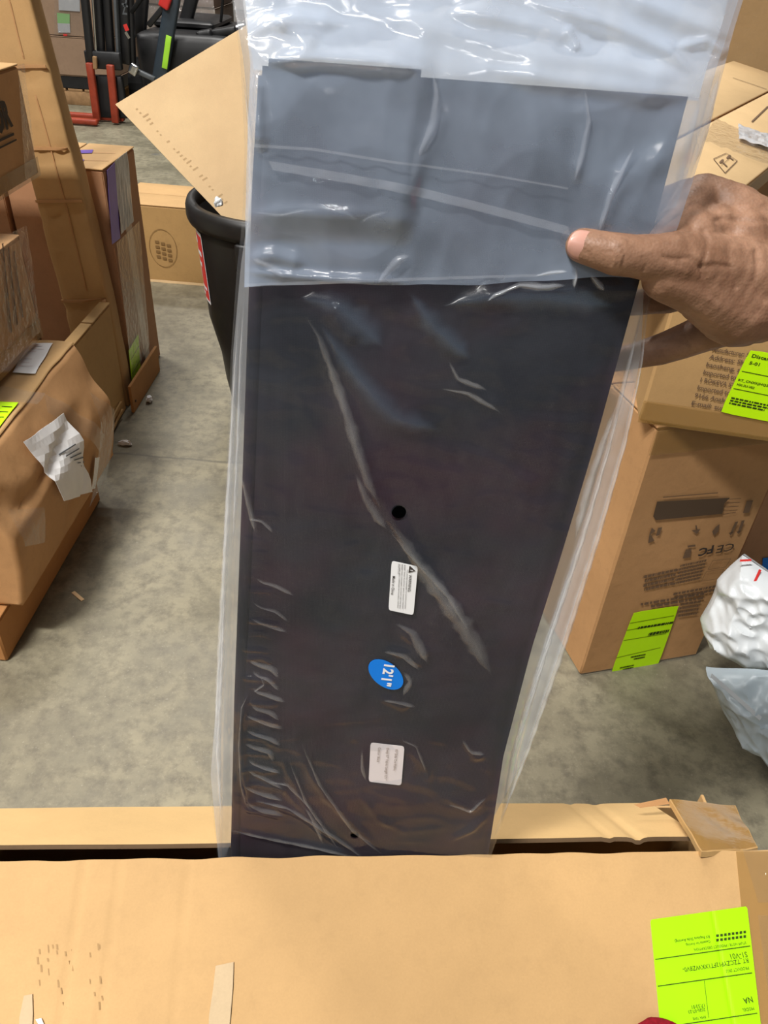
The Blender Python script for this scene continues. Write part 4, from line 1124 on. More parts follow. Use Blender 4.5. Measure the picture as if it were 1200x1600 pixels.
# label wrapped round the bin, facing the viewer's left
def bin_r(z): return float(np.interp(z, [0.0, 0.2, 0.33, 0.45, 0.6, 0.65], [0.19, 0.215, 0.245, 0.252, 0.262, 0.266]))
def bin_patch(name, a0, a1, z0, z1, mat, off, parent, n=10):
    vs, fs = [], []
    for j in range(7):
        z = z0 + (z1 - z0) * j / 6
        for i in range(n + 1):
            a = R_(a0 + (a1 - a0) * i / n); r = bin_r(z) + off
            vs.append((r * math.cos(a), r * math.sin(a), z))
    for j in range(6):
        for i in range(n): k = j * (n + 1) + i; fs.append((k, k + 1, k + n + 2, k + n + 1))
    return obj(name, mesh_from(vs, fs, True), mat, parent)
bl_ = bin_patch('bin_label', 192, 213, 0.39, 0.61, M_WHITE, 0.0015, BIN.o); bl_['label'] = 'red warning label with white border'
bin_patch('red_field', 193, 212, 0.40, 0.60, M_RED, 0.0025, bl_)
for z0, z1, a0, a1 in ((0.57, 0.59, 195, 203), (0.535, 0.55, 195, 209), (0.50, 0.515, 196, 206), (0.46, 0.49, 195, 200), (0.43, 0.44, 195, 210), (0.41, 0.42, 195, 204)):
    bin_patch('label_print', a0, a1, z0, z1, M_WHITE, 0.0033, bl_, 4)
for s in (0, 1):
    a = R_(260 + 180 * s)
    bm = bmesh.new()
    me = slab_mesh(-0.05, 0.0, 0.55, 0.05, 0.03, 0.63, 4, 0.008)
    h_ = obj('bin_handle', me, M_BINBLK, BIN.o); h_.matrix_local = Matrix.Rotation(a - math.pi / 2, 4, 'Z') @ Matrix.Translation((0, 0.255, 0))
# sheet of cardboard standing in the bin
A = at_y(180, 163, 2.30); B = at_y(362, 53, 2.46)
SH = Frame(A, B - A, Vector((0, 0.28, 1)))
SHT = Thing('cardboard_sheet', 'pale clean cardboard sheet sticking up out of the black bin', 'cardboard sheet', mat_at((BX, BY + .02, 0.05)))
D = SH.uv(322, 312)
dn = D.normalized(); D2 = dn * 0.72
Bv = Vector(SH.uv(362, 53)); E_ = Bv * 1.62
q = [Vector((0, 0)), E_, E_ + D2 * 0.92, D2]
obj('sheet_board', plate(SH, SHT, q, -0.005, 0.005, 14, lambda u, v: 0.004 * noise.noise(Vector((u * 3, v * 3, 7)))), M_BOARD_LT, SHT.o)
rr = []
rnd = random.Random(8)
for k in range(30):
    t = 0.05 + 0.027 * k; o_ = D2 * t * 0.62 + Bv * 0.085; wv = Bv.normalized() * rnd.uniform(0.004, 0.018) ; hv = dn * 0.004
    if rnd.random() < 0.8: rr.append([o_, o_ + wv, o_ + wv + hv, o_ + hv])
M_FAINT = plain('faint_print', (0.66, 0.45, 0.24), 0.75, 0.2)
marks(SH, SHT, rr, M_FAINT, SHT.o, 0.0005, 'faint_print', lambda u, v: 0.004 * noise.noise(Vector((u * 3, v * 3, 7))))
p_ = at_y(341, 312, 2.22); crumple_ball('film_scrap', 'shiny clear film scrap poking over the bin rim', p_ - Vector((0, 0, .02)), 0.014, 0.012, 0.016, M_POLYW, 9, 'scrap')

c8 = Carton('floor_carton', 'tan carton with a round printed emblem lying behind the bin', mat_at((-1.27, 3.44, 0), R_(-2)), 0.62, 0.34, 0.345, M_BOARD_OL, 'x', 0.003, 33, None, 12, None, M_BOARD)
f8 = c8.frame('front')
cc = f8.uv(255, 388)
rr = []
for k in range(28):
    a0 = 2 * math.pi * k / 28; a1 = 2 * math.pi * (k + 1) / 28
    P = lambda a, r: (cc.x + r * 0.063 * math.cos(a), cc.y + r * 0.086 * math.sin(a))
    rr.append([P(a0, 0.97), P(a0, 1.0), P(a1, 1.0), P(a1, 0.97)])
M_INKM = plain('brown_ink', (0.26, 0.155, 0.06), 0.75, 0.2)
marks(f8, c8, rr, M_INKM, c8.o, 0.0022, 'printed_emblem')
rr = []
for i in range(3):
    for k in range(4):
        a = cc + Vector((-0.034 + i * 0.026, -0.045 + k * 0.022 - i * 0.006)); rr.append([a, a + Vector((.018, 0)), a + Vector((.018, .012)), a + Vector((0, .012))])
marks(f8, c8, rr, M_INKM, c8.o, 0.0022, 'printed_emblem')
c8.tape('front', (0.0, 0.006), (0.62, 0.006), 0.012, M_BOARD_LT, 0.001, 'bottom_lip')

# ------------------------------------------------------------------ forklift
FK = Thing('forklift', 'black forklift with orange-red forks in the background', 'forklift', mat_at((-2.42, 6.75, 0), R_(0)))
def fk(name, p0, p1, sx, sy, mat, n=1, parent=None):
    """bar between two pixel points on the plane y = Y"""
    a, b = Vector(p0), Vector(p1)
    d = b - a; L = d.length
    me = slab_mesh(-sx / 2, -sy / 2, 0, sx / 2, sy / 2, L, 4, min(sx, sy) * 0.18)
    o = obj(name, me, mat, parent or FK.o)
    zz = d.normalized(); xx = Vector((1, 0, 0)); xx = (xx - zz * xx.dot(zz)).normalized(); yy = zz.cross(xx)
    mm = Matrix.Identity(4)
    for i in range(3): mm[i][0] = xx[i]; mm[i][1] = yy[i]; mm[i][2] = zz[i]
    mm.translation = FK.I @ a
    o.matrix_local = mm
    return o
def Pk(x, y, Y=6.75): return at_y(x, y, Y)
for (x0, x1, mt, sx, Y) in ((131, 143, M_STEELBLK, .055, 6.72), (146, 153, M_CHROME, .016, 6.75), (153, 160, M_STEELBLK, .05, 6.80), (167, 174, M_STEELBLK, .06, 6.84), (181, 186, M_STEELGRY, .02, 6.80), (192, 196, M_STEELBLK, .09, 6.88), (203, 206, M_STEELBLK, .06, 6.92)):
    fk('mast_rail', Pk(x1, 100, Y), Pk(x0 - 2, -40, Y), sx, 0.06, mt)
for k, (x0, x1) in enumerate(((140, 152), (172, 181))):
    f_ = fk('fork', Pk(x1, 188 + 4 * k, 6.68), Pk(x0, 98 + 3 * k, 6.68), 0.055, 0.045, M_ORANGE)
    a = Pk(x1, 188 + 4 * k, 6.68)
    o = obj('fork_blade', slab_mesh(-0.62, -0.03, 0.0, 0.04, 0.03, 0.04, 6, 0.01), M_ORANGE, FK.o); o.matrix_local = Matrix.Translation(FK.I @ Vector((a.x, a.y - 0.1 + 0.2 * k, max(0.01, a.z - 0.02))))
fk('carriage', Pk(134, 92, 6.72), Pk(190, 96, 6.72), 0.12, 0.05, M_STEELBLK); fk('carriage', Pk(150, 150, 6.76), Pk(196, 152, 6.76), 0.30, 0.05, M_STEELBLK)
fk('hydraulic_fitting', Pk(149, 108, 6.66), Pk(148, 88, 6.66), 0.03, 0.03, M_WOOD)
o = obj('chassis', slab_mesh(0, 0, 0.10, 0.75, 1.3, 0.62, 8, 0.05), M_STEELBLK, FK.o); o.matrix_local = Matrix.Translation((0.20, 0.22, 0))
o = obj('hood', slab_mesh(0, 0, 0.62, 0.5, 0.8, 0.68, 6, 0.03), M_STEELBLK, FK.o); o.matrix_local = Matrix.Translation((0.25, 0.6, 0))
o = obj('seat', slab_mesh(0, 0, 0.72, 0.42, 0.12, 1.05, 6, 0.04), M_STEELBLK, FK.o); o.matrix_local = Matrix.Translation((0.95, 1.0, 0))
po = fk('overhead_post', Pk(247, 140, 6.9), Pk(276, -40, 6.9), 0.11, 0.07, M_SLATE)
fk('post_stripe', Pk(257, 107, 6.855), Pk(264, 56, 6.855), 0.042, 0.012, M_LIMESTRIPE)
fk('lever', Pk(232, 40, 6.9), Pk(262, 4, 6.9), 0.04, 0.04, M_STEELBLK)
fk('lever', Pk(255, 12, 6.84), Pk(262, -8, 6.84), 0.075, 0.05, M_RED)
fk('rear_post', Pk(281, 68, 7.6), Pk(310, -40, 7.6), 0.10, 0.08, M_STEELBLK); fk('rear_post', Pk(218, 60, 7.2), Pk(226, -40, 7.2), 0.09, 0.07, M_STEELBLK)
fk('hose', Pk(205, 20, 6.8), Pk(240, -30, 6.8), 0.03, 0.03, M_RUBBER); fk('hose', Pk(345, 35, 7.4), Pk(350, -20, 7.4), 0.02, 0.02, M_RUBBER)
fk('tilt_cylinder', Pk(208, 108, 6.7), Pk(242, 124, 6.7), 0.035, 0.035, M_STEELGRY)
fk('tilt_joint', Pk(206, 116, 6.66), Pk(212, 101, 6.66), 0.06, 0.04, M_CHROME)
fk('console', Pk(310, 62, 7.1), Pk(334, 58, 7.1), 0.12, 0.1, M_STEELBLK); fk('console', Pk(334, 52, 7.2), Pk(372, 46, 7.2), 0.06, 0.2, M_STEELBLK)
for (xx, yy) in ((0.17, 0.45), (0.86, 0.45), (0.17, 1.35), (0.86, 1.35)):
    bm = bmesh.new(); bmesh.ops.create_cone(bm, cap_ends=True, segments=28, radius1=0.21, radius2=0.21, depth=0.16)
    bmesh.ops.bevel(bm, geom=[e for e in bm.edges if len(e.link_faces) == 2 and any(len(f.verts) > 6 for f in e.link_faces)], offset=0.03, segments=2, affect='EDGES')
    wh = obj('wheel', bm_mesh(bm, False), M_RUBBER, FK.o); wh.matrix_local = Matrix.Translation((xx, yy, 0.21)) @ Matrix.Rotation(R_(90), 4, 'Y')
    bm = bmesh.new(); bmesh.ops.create_cone(bm, cap_ends=True, segments=20, radius1=0.09, radius2=0.07, depth=0.17)
    obj('hub', bm_mesh(bm), M_STEELGRY, wh)
# maker's lettering and badge on the mast
FM = Frame(Pk(208, 60, 6.70), Vector((0, 0.02, 1)), Vector((-1, 0, 0)))
FMT = Frame(Pk(194, 70, 6.64), Vector((1, 0, 0)), Vector((0, 0, 1)))
def fk_text(body, x0, y0, x1, y1, mat, hh): print_text(body, FMT, FK, (x0, y0), (x1, y1), mat, FK.o, 0.0, h=hh, bold=0.02)
fk_text('Z', 191, 22, 199, 23, M_STEELGRY, 0.07); fk_text('2', 192, 10, 200, 11, M_STEELGRY, 0.06)
bar(FMT, FK, (195, 38), (199, 48), 0.03, M_RED, FK.o, 0.0, 'badge'); bar(FMT, FK, (196, 50), (202, 60), 0.02, M_CHROME, FK.o, 0.0, 'badge')

# ------------------------------------------------------------------ wrapped loads in the background
def pallet(M, w_, d_, label, group=None):
    t = Thing('pallet', label, 'pallet', M, group)
    for k in range(7):
        x = w_ * k / 7; obj('deck_board', slab_mesh(x + .01, 0, 0.105, x + w_ / 7 - .01, d_, 0.125, 3, 0.003), M_WOOD, t.o)
    for k in range(3):
        y0 = (d_ - 0.09) * k / 2; obj('stringer', slab_mesh(0, y0, 0.0, w_, y0 + 0.09, 0.105, 4, 0.003), M_WOOD, t.o)
    return t
GF = 'wrapped cartons on the far pallets'
fx, fy = -3.55, 7.35
pallet(mat_at((fx, fy, 0)), 1.0, 1.0, 'wooden pallet under the far grey-brown boxes beside the forklift')
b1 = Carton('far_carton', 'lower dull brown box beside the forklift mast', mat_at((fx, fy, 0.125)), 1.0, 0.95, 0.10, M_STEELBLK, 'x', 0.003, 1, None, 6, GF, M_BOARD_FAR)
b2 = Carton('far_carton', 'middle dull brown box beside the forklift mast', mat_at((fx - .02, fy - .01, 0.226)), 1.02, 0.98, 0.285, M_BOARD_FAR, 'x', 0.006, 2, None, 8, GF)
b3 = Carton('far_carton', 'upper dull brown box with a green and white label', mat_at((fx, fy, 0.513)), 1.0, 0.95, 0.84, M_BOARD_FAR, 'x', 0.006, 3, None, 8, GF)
g3 = b3.frame('front')
M_PALEG = plain('pale_green_label', (0.22, 0.42, 0.16), 0.6, 0.3)
M_GREYW = plain('grey_white_paper', (0.42, 0.42, 0.42), 0.6, 0.3, var=0.1)
px_plate('green_label', g3, b3, [(89, 20), (109, 22), (109, 37), (90, 36)], 0.004, 0.002, M_PALEG, b3.o); px_plate('white_label', g3, b3, [(90, 36), (109, 37), (110, 51), (91, 51)], 0.004, 0.002, M_GREYW, b3.o)
px_plate('paper_sheet', g3, b3, [(91, -20), (124, -20), (125, 18), (92, 16)], 0.004, 0.002, M_GREYW, b3.o)
px_plate('stretch_wrap', g3, b3, [(85, -10), (130, -10), (130, 56), (85, 54)], 0.012, 0.0, M_WRAP, b3.o, 16, lambda u, v: 0.01 * noise.noise(Vector((u * 9, v * 4, 3))))
px_plate('red_mark', b3.frame('front'), b3, [(99, 53), (105, 53), (105, 56), (99, 56)], 0.004, 0.002, M_RED, b3.o)
# wrapped piles further off
rnd = random.Random(21)
M_FARS = [cardboard('far_board_%d' % i, c_, 0.4, seed=40 + i) for i, c_ in enumerate(((0.30, 0.22, 0.17), (0.38, 0.30, 0.24), (0.24, 0.17, 0.13)))]
M_WRAPF = film('far_stretch_wrap', 0.16, 0.12, (0.85, 0.85, 0.85), 2.2, 0.3, 12, 0.9, 0.05)
desc = [('left', 'leftmost'), ('mid', 'second'), ('right', 'third'), ('far', 'rightmost')]
for k, (x, nm) in enumerate(((-4.6, 'leftmost'), (-3.25, 'second from left'), (-1.9, 'third from left'), (-0.55, 'rightmost'))):
    Mx = mat_at((x, 9.3, 0))
    pallet(Mx, 1.2, 1.0, nm + ' pallet under the wrapped loads behind the forklift')
    z = 0.125
    for j in range(3):
        hh = 0.5
        cF = Carton('wrapped_far_carton', '%s pile behind the forklift, %s wrapped box' % (nm, ('bottom', 'middle', 'top')[j]), mat_at((x + rnd.uniform(0, .03), 9.3 + rnd.uniform(0, .03), z)), 1.15, 0.95, hh, M_FARS[(k + j) % 3], 'x', 0.008, k * 5 + j, None, 8, 'wrapped piles behind the forklift')
        fF = cF.frame('front')
        obj('stretch_wrap', plate(fF, cF, [Vector((0.0, hh)), Vector((1.15, hh)), Vector((1.15, 0)), Vector((0, 0))], 0.012, 0.0, 20, lambda u, v: 0.02 * abs(noise.noise(Vector((u * 8 + v * 3, v * 11, k + j))))), M_WRAPF, cF.o)
        if rnd.random() < 0.7:
            u0 = rnd.uniform(0.1, 0.8); obj('paper_sheet', plate(fF, cF, [Vector((u0, .4)), Vector((u0 + .25, .4)), Vector((u0 + .25, .15)), Vector((u0, .15))], 0.004, 0.002, 2), M_GREYW, cF.o)
        z += hh + 0.003

# ================================================================== right side
P0 = at_z(905, 1057, 0)
YR = R_(17)
c10 = Carton('shipping_carton', 'tall brown carton with upside-down print and a lime label near its base', mat_at(P0, YR), 0.315, 0.34, 0.67, M_BOARD_BR, 'x', 0.003, 51, None, 16)
f10 = c10.frame('front')
O10 = 0.0016
def P10(pts): return [f10.uv(x, y) for x, y in pts]
def poly10(name, pts, mat=M_INKB): marks(f10, c10, [P10(pts)], mat, c10.o, O10, name)
poly10('printed_banner', [(1026, 783), (1140, 777), (1131, 786), (1128, 802), (1024, 812), (1020, 806)], plain('banner_ink', (0.10, 0.065, 0.04), 0.7, 0.2))
for k in range(4): bar(f10, c10, (1126 - k, 781 + 6 * k), (1158 - 2 * k, 779 + 6 * k), 0.0012, M_INKB, c10.o, O10)
bar(f10, c10, (1036, 777), (1122, 770), 0.002, M_INKB, c10.o, O10); bar(f10, c10, (1128, 804), (1150, 800), 0.0014, M_INKB, c10.o, O10)
def T10(b, p0, p1, mat=M_INKB, bold=0.02, h=None): print_text(b, f10, c10, p0, p1, mat, c10.o, O10, bold=bold, h=h)
T10('CE', (1149, 848), (1122, 853), M_INK, 0.0, h=0.022); T10('FC', (1116, 852), (1093, 858), M_INK, 0.03, h=0.022)
# bin mark, arrows, fragile glass, umbrella, leaf: small inked shapes
rr = [P10(p) for p in ([(1074, 852), (1086, 850), (1086, 853), (1074, 855)], [(1071, 858), (1080, 857), (1078, 870), (1066, 872)],
      [(1148, 815), (1153, 814), (1144, 832), (1140, 833)], [(1158, 813), (1163, 812), (1156, 830), (1152, 831)], [(1138, 832), (1146, 830), (1141, 836)], [(1150, 830), (1158, 828), (1153, 834)],
      [(1118, 822), (1124, 818), (1122, 830), (1115, 836), (1112, 830)], [(1080, 828), (1094, 826), (1088, 834)], [(1086, 826), (1089, 826), (1088, 820), (1086, 820)],
      [(1018, 824), (1024, 829), (1016, 834), (1022, 844), (1012, 848), (1014, 834)], [(1028, 824), (1034, 823), (1030, 835), (1024, 837)], [(1166, 782), (1176, 781), (1170, 800), (1160, 801)])]
for r_ in rr: marks(f10, c10, [r_], M_INKB, c10.o, O10, 'handling_mark')
rr = fine_lines(f10, f10.uv(1104, 872), f10.uv(1058, 882), f10.uv(1092, 905), 6, 3) + fine_lines(f10, f10.uv(1058, 886), f10.uv(1002, 898), f10.uv(1050, 914), 4, 5) + \
     fine_lines(f10, f10.uv(1120, 912), f10.uv(1050, 925), f10.uv(1116, 924), 2, 6) + fine_lines(f10, f10.uv(1100, 924), f10.uv(992, 942), f10.uv(1098, 936), 2, 9) + fine_lines(f10, f10.uv(1095, 936), f10.uv(1062, 941), f10.uv(1088, 960), 4, 10)
marks(f10, c10, rr, M_INKB, c10.o, O10, 'small_print')
for a, b in (((1114, 876), (1142, 873)), ((1142, 873), (1134, 886)), ((1106, 890), (1134, 886)), ((1114, 876), (1106, 890)), ((1104, 893), (1131, 889)), ((1096, 908), (1124, 904)), ((1131, 889), (1124, 904)), ((1104, 893), (1096, 908))):
    bar(f10, c10, a, b, 0.0009, M_INKB, c10.o, O10)
l10 = px_plate('shipping_label', f10, c10, [(990, 957), (1061, 946), (1029, 1037), (955, 1050)], 0.0022, 0.0004, M_LIME, c10.o, 6, None, 0.01, 'lime green label')
for a, b in (((984, 974), (1053, 962)), ((979, 985), (1047, 974)), ((974, 1001), (1041, 990)), ((963, 1028), (1032, 1012))):
    bar(f10, c10, a, b, 0.0014, M_INKG, l10, 0.0032)
rr = fine_lines(f10, f10.uv(1052, 968), f10.uv(995, 977), f10.uv(1049, 974), 1, 2) + fine_lines(f10, f10.uv(1046, 980), f10.uv(1000, 988), f10.uv(1042, 988), 1, 4) + fine_lines(f10, f10.uv(1008, 1019), f10.uv(982, 1024), f10.uv(1006, 1027), 2, 4) + fine_lines(f10, f10.uv(990, 1036), f10.uv(965, 1041), f10.uv(988, 1043), 2, 4)
marks(f10, c10, rr, M_INKG, l10, 0.0032, 'small_print')
c10.tape('front', (0.0, 0.006), (0.315, 0.006), 0.012, M_TAPEC, 0.0015)
c10.tape('front', (0.0, 0.64), (0.315, 0.64), 0.06, M_TAPE, 0.0015)
fl = c10.frame('left'); c10.tape('left', (0.17, 0.0), (0.17, 0.655), 0.06, M_TAPE, 0.0015)

# middle carton on top, turned the other way
P1 = at_z(996, 659, 0.673); YM = R_(-9)
c11 = Carton('printed_carton', 'tan carton printed with importer address, resting on the tall brown carton', mat_at(P1, YM), 0.38, 0.30, 0.25, M_BOARD, 'x', 0.003, 55, None, 14)
f11 = c11.frame('front')
lines = ['Manufacturer: Shang', 'Address: Shangc', 'baosheng, shang', 'Imported to AUS', '1 ROKEVA STREET', 'Imported to USA', '9166 Anaheim Pl', 'E-mail: support']
for k, t_ in enumerate(lines):
    x0 = 1112 - k * 4.6; y0 = 548 + k * 12.0
    print_text(t_, f11, c11, (x0, y0), (x0 + 74, y0 + 13), M_INKB, c11.o, 0.0016, bold=0.02, h=0.0078)
LQ2 = [(1172, 546), (1290, 568), (1250, 668), (1125, 644)]
l11 = px_plate('shipping_label', f11, c11, LQ2, 0.0024, 0.0004, M_LIME, c11.o, 6, None, 0.012, 'lime green label')
def T11(b, p0, p1, h=None): print_text(b, f11, c11, p0, p1, M_INKG, l11, 0.0035, bold=0.02, h=h)
T11('Discard', (1174, 558), (1206, 565), 0.0062); T11('5-01', (1170, 569), (1186, 572), 0.0056)
bar(f11, c11, (1159, 580), (1260, 600), 0.0012, M_INKG, l11, 0.0035); bar(f11, c11, (1146, 607), (1250, 628), 0.0012, M_INKG, l11, 0.0035)
T11('RT_CNXKJHQ2ZPN', (1153, 595), (1213, 607), 0.0042); T11('HX-SU-V02', (1151, 602), (1178, 608), 0.0042)
rr = fine_lines(f11, f11.uv(1143, 618), f11.uv(1220, 634), f11.uv(1138, 630), 3, 3); marks(f11, c11, rr, M_INKG, l11, 0.0035, 'small_print')
c11.tape('front', (0.0, 0.022), (0.38, 0.022), 0.044, M_TAPE, 0.0015)

# carton on top, tilted back, wrapped
A12 = Vector((0.204, 0.329, 0.005)).normalized(); N12 = Vector((0.134, -0.098, 0.986)).normalized()
A12 = (A12 - N12 * A12.dot(N12)).normalized(); B12 = N12.cross(A12); H12 = 0.10
O12 = Vector((0.455, 1.206, 1.039)) - A12 * 0.03 - N12 * H12
M12 = Matrix(((A12.x, B12.x, N12.x, O12.x), (A12.y, B12.y, N12.y, O12.y), (A12.z, B12.z, N12.z, O12.z), (0, 0, 0, 1)))
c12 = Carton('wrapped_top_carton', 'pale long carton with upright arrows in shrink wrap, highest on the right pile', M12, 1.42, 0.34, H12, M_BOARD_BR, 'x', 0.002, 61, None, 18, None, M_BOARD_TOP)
f12 = c12.frame('top')
def bar12(a, b, wd, nm='printed_line'): bar(f12, c12, a, b, wd, M_INKB, c12.o, 0.0016, nm)
bar12((1115, 248), (1135, 239), 0.0016); bar12((1135, 239), (1152, 251), 0.0016); bar12((1133, 270), (1152, 251), 0.0016); bar12((1115, 248), (1133, 270), 0.0016)
bar12((1127, 258), (1142, 245), 0.0008)
for (a, b) in (((1138, 244), (1146, 250)), ((1127, 251), (1136, 260))):
    bar12(a, b, 0.004, 'upright_arrow'); bar12((a[0] - 2, a[1] + 3), (a[0] + 3, a[1] - 2), 0.004, 'upright_arrow')
bar12((1145, 121), (1198, 139), 0.004); bar12((1175, 190), (1200, 166), 0.004)
on_box(c12, 'top', 'stretch_wrap', [f12.uv(1115, 190), f12.uv(1230, 240), f12.uv(1230, 275), f12.uv(1095, 225)], M_WRAP, 0.006, None, 22, bump=lambda u, v: 0.005 * abs(noise.noise(Vector((u * 10 + v * 40, v * 60 - u * 10, 2)))))
on_box(c12, 'top', 'wrap_glitter', [f12.uv(1150, 200), f12.uv(1230, 228), f12.uv(1230, 250), f12.uv(1152, 222)], M_TAPE_GLITTER, 0.008, 'glossy wrinkled silvery tape', 18, bump=lambda u, v: 0.004 * noise.noise(Vector((u * 60, v * 60, 5))))  # added strip; glitter of the wrap put into its pale colour
c12.tape('front', (0.0, H12 - .02), (1.42, H12 - .02), 0.04, M_TAPE, 0.0015)
# prop under the tilted carton's far part, and a carton standing behind it
c13 = Carton('backing_carton', 'orange-brown carton in glittering shrink wrap behind the highest box', mat_at((0.72, 2.74, 0), R_(-4)), 0.75, 0.35, 1.75, M_BOARD, 'x', 0.004, 67, None, 14)
f13 = c13.frame('front')
on_box(c13, 'front', 'stretch_wrap', [f13.uv(1120, -20), f13.uv(1260, -20), f13.uv(1260, 130), f13.uv(1120, 90)], M_WRAP, 0.006, None, 26, bump=lambda u, v: 0.006 * abs(noise.noise(Vector((u * 40 + v * 30, v * 16 - u * 40, 2)))))
# carton at the far right edge
c14 = Carton('edge_carton', 'shadowed reddish carton at the right edge behind the white bag', mat_at((0.90, 1.52, 0), R_(10)), 0.4, 0.3, 0.42, M_BOARD_RED, 'x', 0.003, 71)
f14 = c14.frame('front')
px_plate('blue_print', f14, c14, [(1192, 872), (1225, 868), (1222, 892), (1190, 896)], 0.0015, 0.0004, M_BLUE, c14.o)
print('support heights ok')

# poly mailer bags
def poly_bag(name, label, pts3, thick, mat, seed, cat='bag'):
    """crumpled film bag: an outline of world points puffed up and creased"""
    c = sum(pts3, Vector()) / len(pts3)
    t = Thing(name, label, cat, mat_at((c.x, c.y, 0)))
    nr = (pts3[1] - pts3[0]).cross(pts3[2] - pts3[0])
    nr = sum(((pts3[i] - c).cross(pts3[(i + 1) % len(pts3)] - c) for i in range(len(pts3))), Vector()).normalized()
    if nr.dot(CP - c) < 0: nr = -nr
    ring = []
    P_ = pts3 + [pts3[0]]
    for i in range(len(pts3)):
        for k in range(14): ring.append(P_[i].lerp(P_[i + 1], k / 14))
    nR = 34; n_ = len(ring)
    vs, fs = [], []
    for side in (1, -1):
        base = len(vs)
        for j in range(nR):
            r = 1 - j / nR
            for p in ring:
                q = c.lerp(p, r); h = thick * (1 - r ** 2.6) ** 0.6
                cr = 0.5 - abs(noise.noise(q * 11 + Vector((seed, 0, side)))) * 1.6
                cr2 = 0.4 - abs(noise.noise(q * 24 + noise.noise_vector(q * 9) * 0.8 + Vector((0, seed, side)))) * 1.5
                cr3 = 0.4 - abs(noise.noise(Vector((q.x * 30 + q.z * 40, q.y * 30, q.z * 16 - q.x * 20 + seed)))) * 1.5
                q = q + nr * side * (h + (0.030 * cr + 0.020 * cr2 + 0.010 * cr3) * min(1, (1 - r) * 4 + 0.12) * (thick / 0.07)) + noise.noise_vector(q * 12 + Vector((seed, seed, 0))) * 0.006 * (1 if r > 0.9 else 0.5)
                q.z = max(q.z, 0.002); vs.append(t.loc(q))
        q = c + nr * side * thick; q.z = max(q.z, 0.002); vs.append(t.loc(q)); ce = len(vs) - 1
        for j in range(nR - 1):
            for k in range(n_):
                f = (base + j * n_ + k, base + j * n_ + (k + 1) % n_, base + (j + 1) * n_ + (k + 1) % n_, base + (j + 1) * n_ + k)
                fs.append(f if side == 1 else tuple(reversed(f)))
        for k in range(n_):
            f = (base + (nR - 1) * n_ + k, base + (nR - 1) * n_ + (k + 1) % n_, ce); fs.append(f if side == 1 else tuple(reversed(f)))
    me = mesh_from(vs, fs, True)
    try: me.set_sharp_from_angle(angle=R_(50))
    except Exception: pass
    obj('film_pouch', me, mat, t.o)
    return t, c, nr
b1p = [at_d(1158, 868, 1.50), at_d(1215, 905, 1.47), at_d(1290, 950, 1.45), at_d(1300, 1040, 1.48), at_d(1170, 1046, 1.56), at_d(1110, 1010, 1.60), at_d(1094, 965, 1.60), at_d(1120, 905, 1.54)]
bA, cA, nA = poly_bag('poly_mailer', 'white crumpled poly mailer bag with red marks at right', b1p, 0.055, M_POLYW, 3.0)
FA = Frame(cA, CR, CU)
for k, (a, b, wd) in enumerate((((1156, 876), (1174, 875), 0.004), ((1177, 914), (1188, 890), 0.005))):
    bar(FA, bA, FA.uv(*a, 0.06), FA.uv(*b, 0.06), wd, M_RED, bA.o, 0.06, 'red_mark', True)
b2p = [at_d(1103, 1040, 1.52), at_d(1180, 1044, 1.48), at_d(1300, 1060, 1.42), at_d(1320, 1200, 1.36), at_d(1230, 1230, 1.50), at_d(1195, 1182, 1.52), at_d(1165, 1168, 1.54), at_d(1130, 1110, 1.55)]
bB, cB, nB = poly_bag('poly_mailer', 'bluish grey poly mailer bag slumped on the floor under the white one', b2p, 0.035, M_POLYB, 8.0)
obj('seal_strip', plate(Frame(cB, CR, CU), bB, [Frame(cB, CR, CU).uv(1112, 1052, .03), Frame(cB, CR, CU).uv(1190, 1120, .03), Frame(cB, CR, CU).uv(1187, 1126, .03), Frame(cB, CR, CU).uv(1110, 1058, .03)], 0.03, 0.001, 6), M_POLYW, bB.o)

# ================================================================== the hand
def ball(bm, c, r, sub=2):
    bmesh.ops.create_icosphere(bm, subdivisions=sub, radius=r, matrix=Matrix.Translation(c))
def capsule(bm, a, b, ra, rb, n=None):
    L = (b - a).length; n = max(3, int(L / (min(ra, rb) * 0.35)))
    for k in range(n + 1):
        t = k / n; ball(bm, a.lerp(b, t), ra + (rb - ra) * t, 2)
HP = lambda x, y, d: at_d(x, y, d)
bm = bmesh.new()
def chain(pts):
    for i in range(len(pts) - 1):
        (x0, y0, d0, r0), (x1, y1, d1, r1) = pts[i], pts[i + 1]; capsule(bm, HP(x0, y0, d0), HP(x1, y1, d1), r0, r1)
# depth of the pack at the grip ~0.56
chain([(1185, 440, .575, .032), (1120, 425, .562, .027), (1062, 410, .550, .0215), (1025, 403, .544, .0175), (985, 400, .541, .0150), (960, 397, .5405, .0150), (938, 391, .541, .0140), (910, 383, .542, .0123)])   # thumb
chain([(1095, 448, .562, .023), (1040, 434, .553, .0175)]); chain([(1095, 450, .562, .023), (1155, 478, .580, .032)])   # ball of the thumb
chain([(1040, 385, .556, .0165), (1068, 352, .575, .0200), (1098, 312, .598, .0200)]); chain([(1098, 312, .598, .0200), (1140, 340, .590, .026), (1190, 392, .586, .033)])   # web up to the index knuckle
chain([(1230, 440, .60, .042), (1150, 385, .600, .031), (1100, 315, .604, .0200), (1070, 308, .615, .0140), (1010, 325, .603, .0115), (960, 345, .600, .0095)])   # index
chain([(1230, 440, .60, .042), (1160, 420, .615, .028), (1105, 372, .625, .0185), (1050, 372, .632, .0125), (980, 385, .612, .0105), (930, 395, .608, .009)])     # middle
chain([(1230, 440, .60, .042), (1165, 450, .620, .026), (1115, 440, .635, .0165), (1045, 466, .645, .0130), (985, 474, .632, .0105), (945, 478, .626, .009)])     # ring
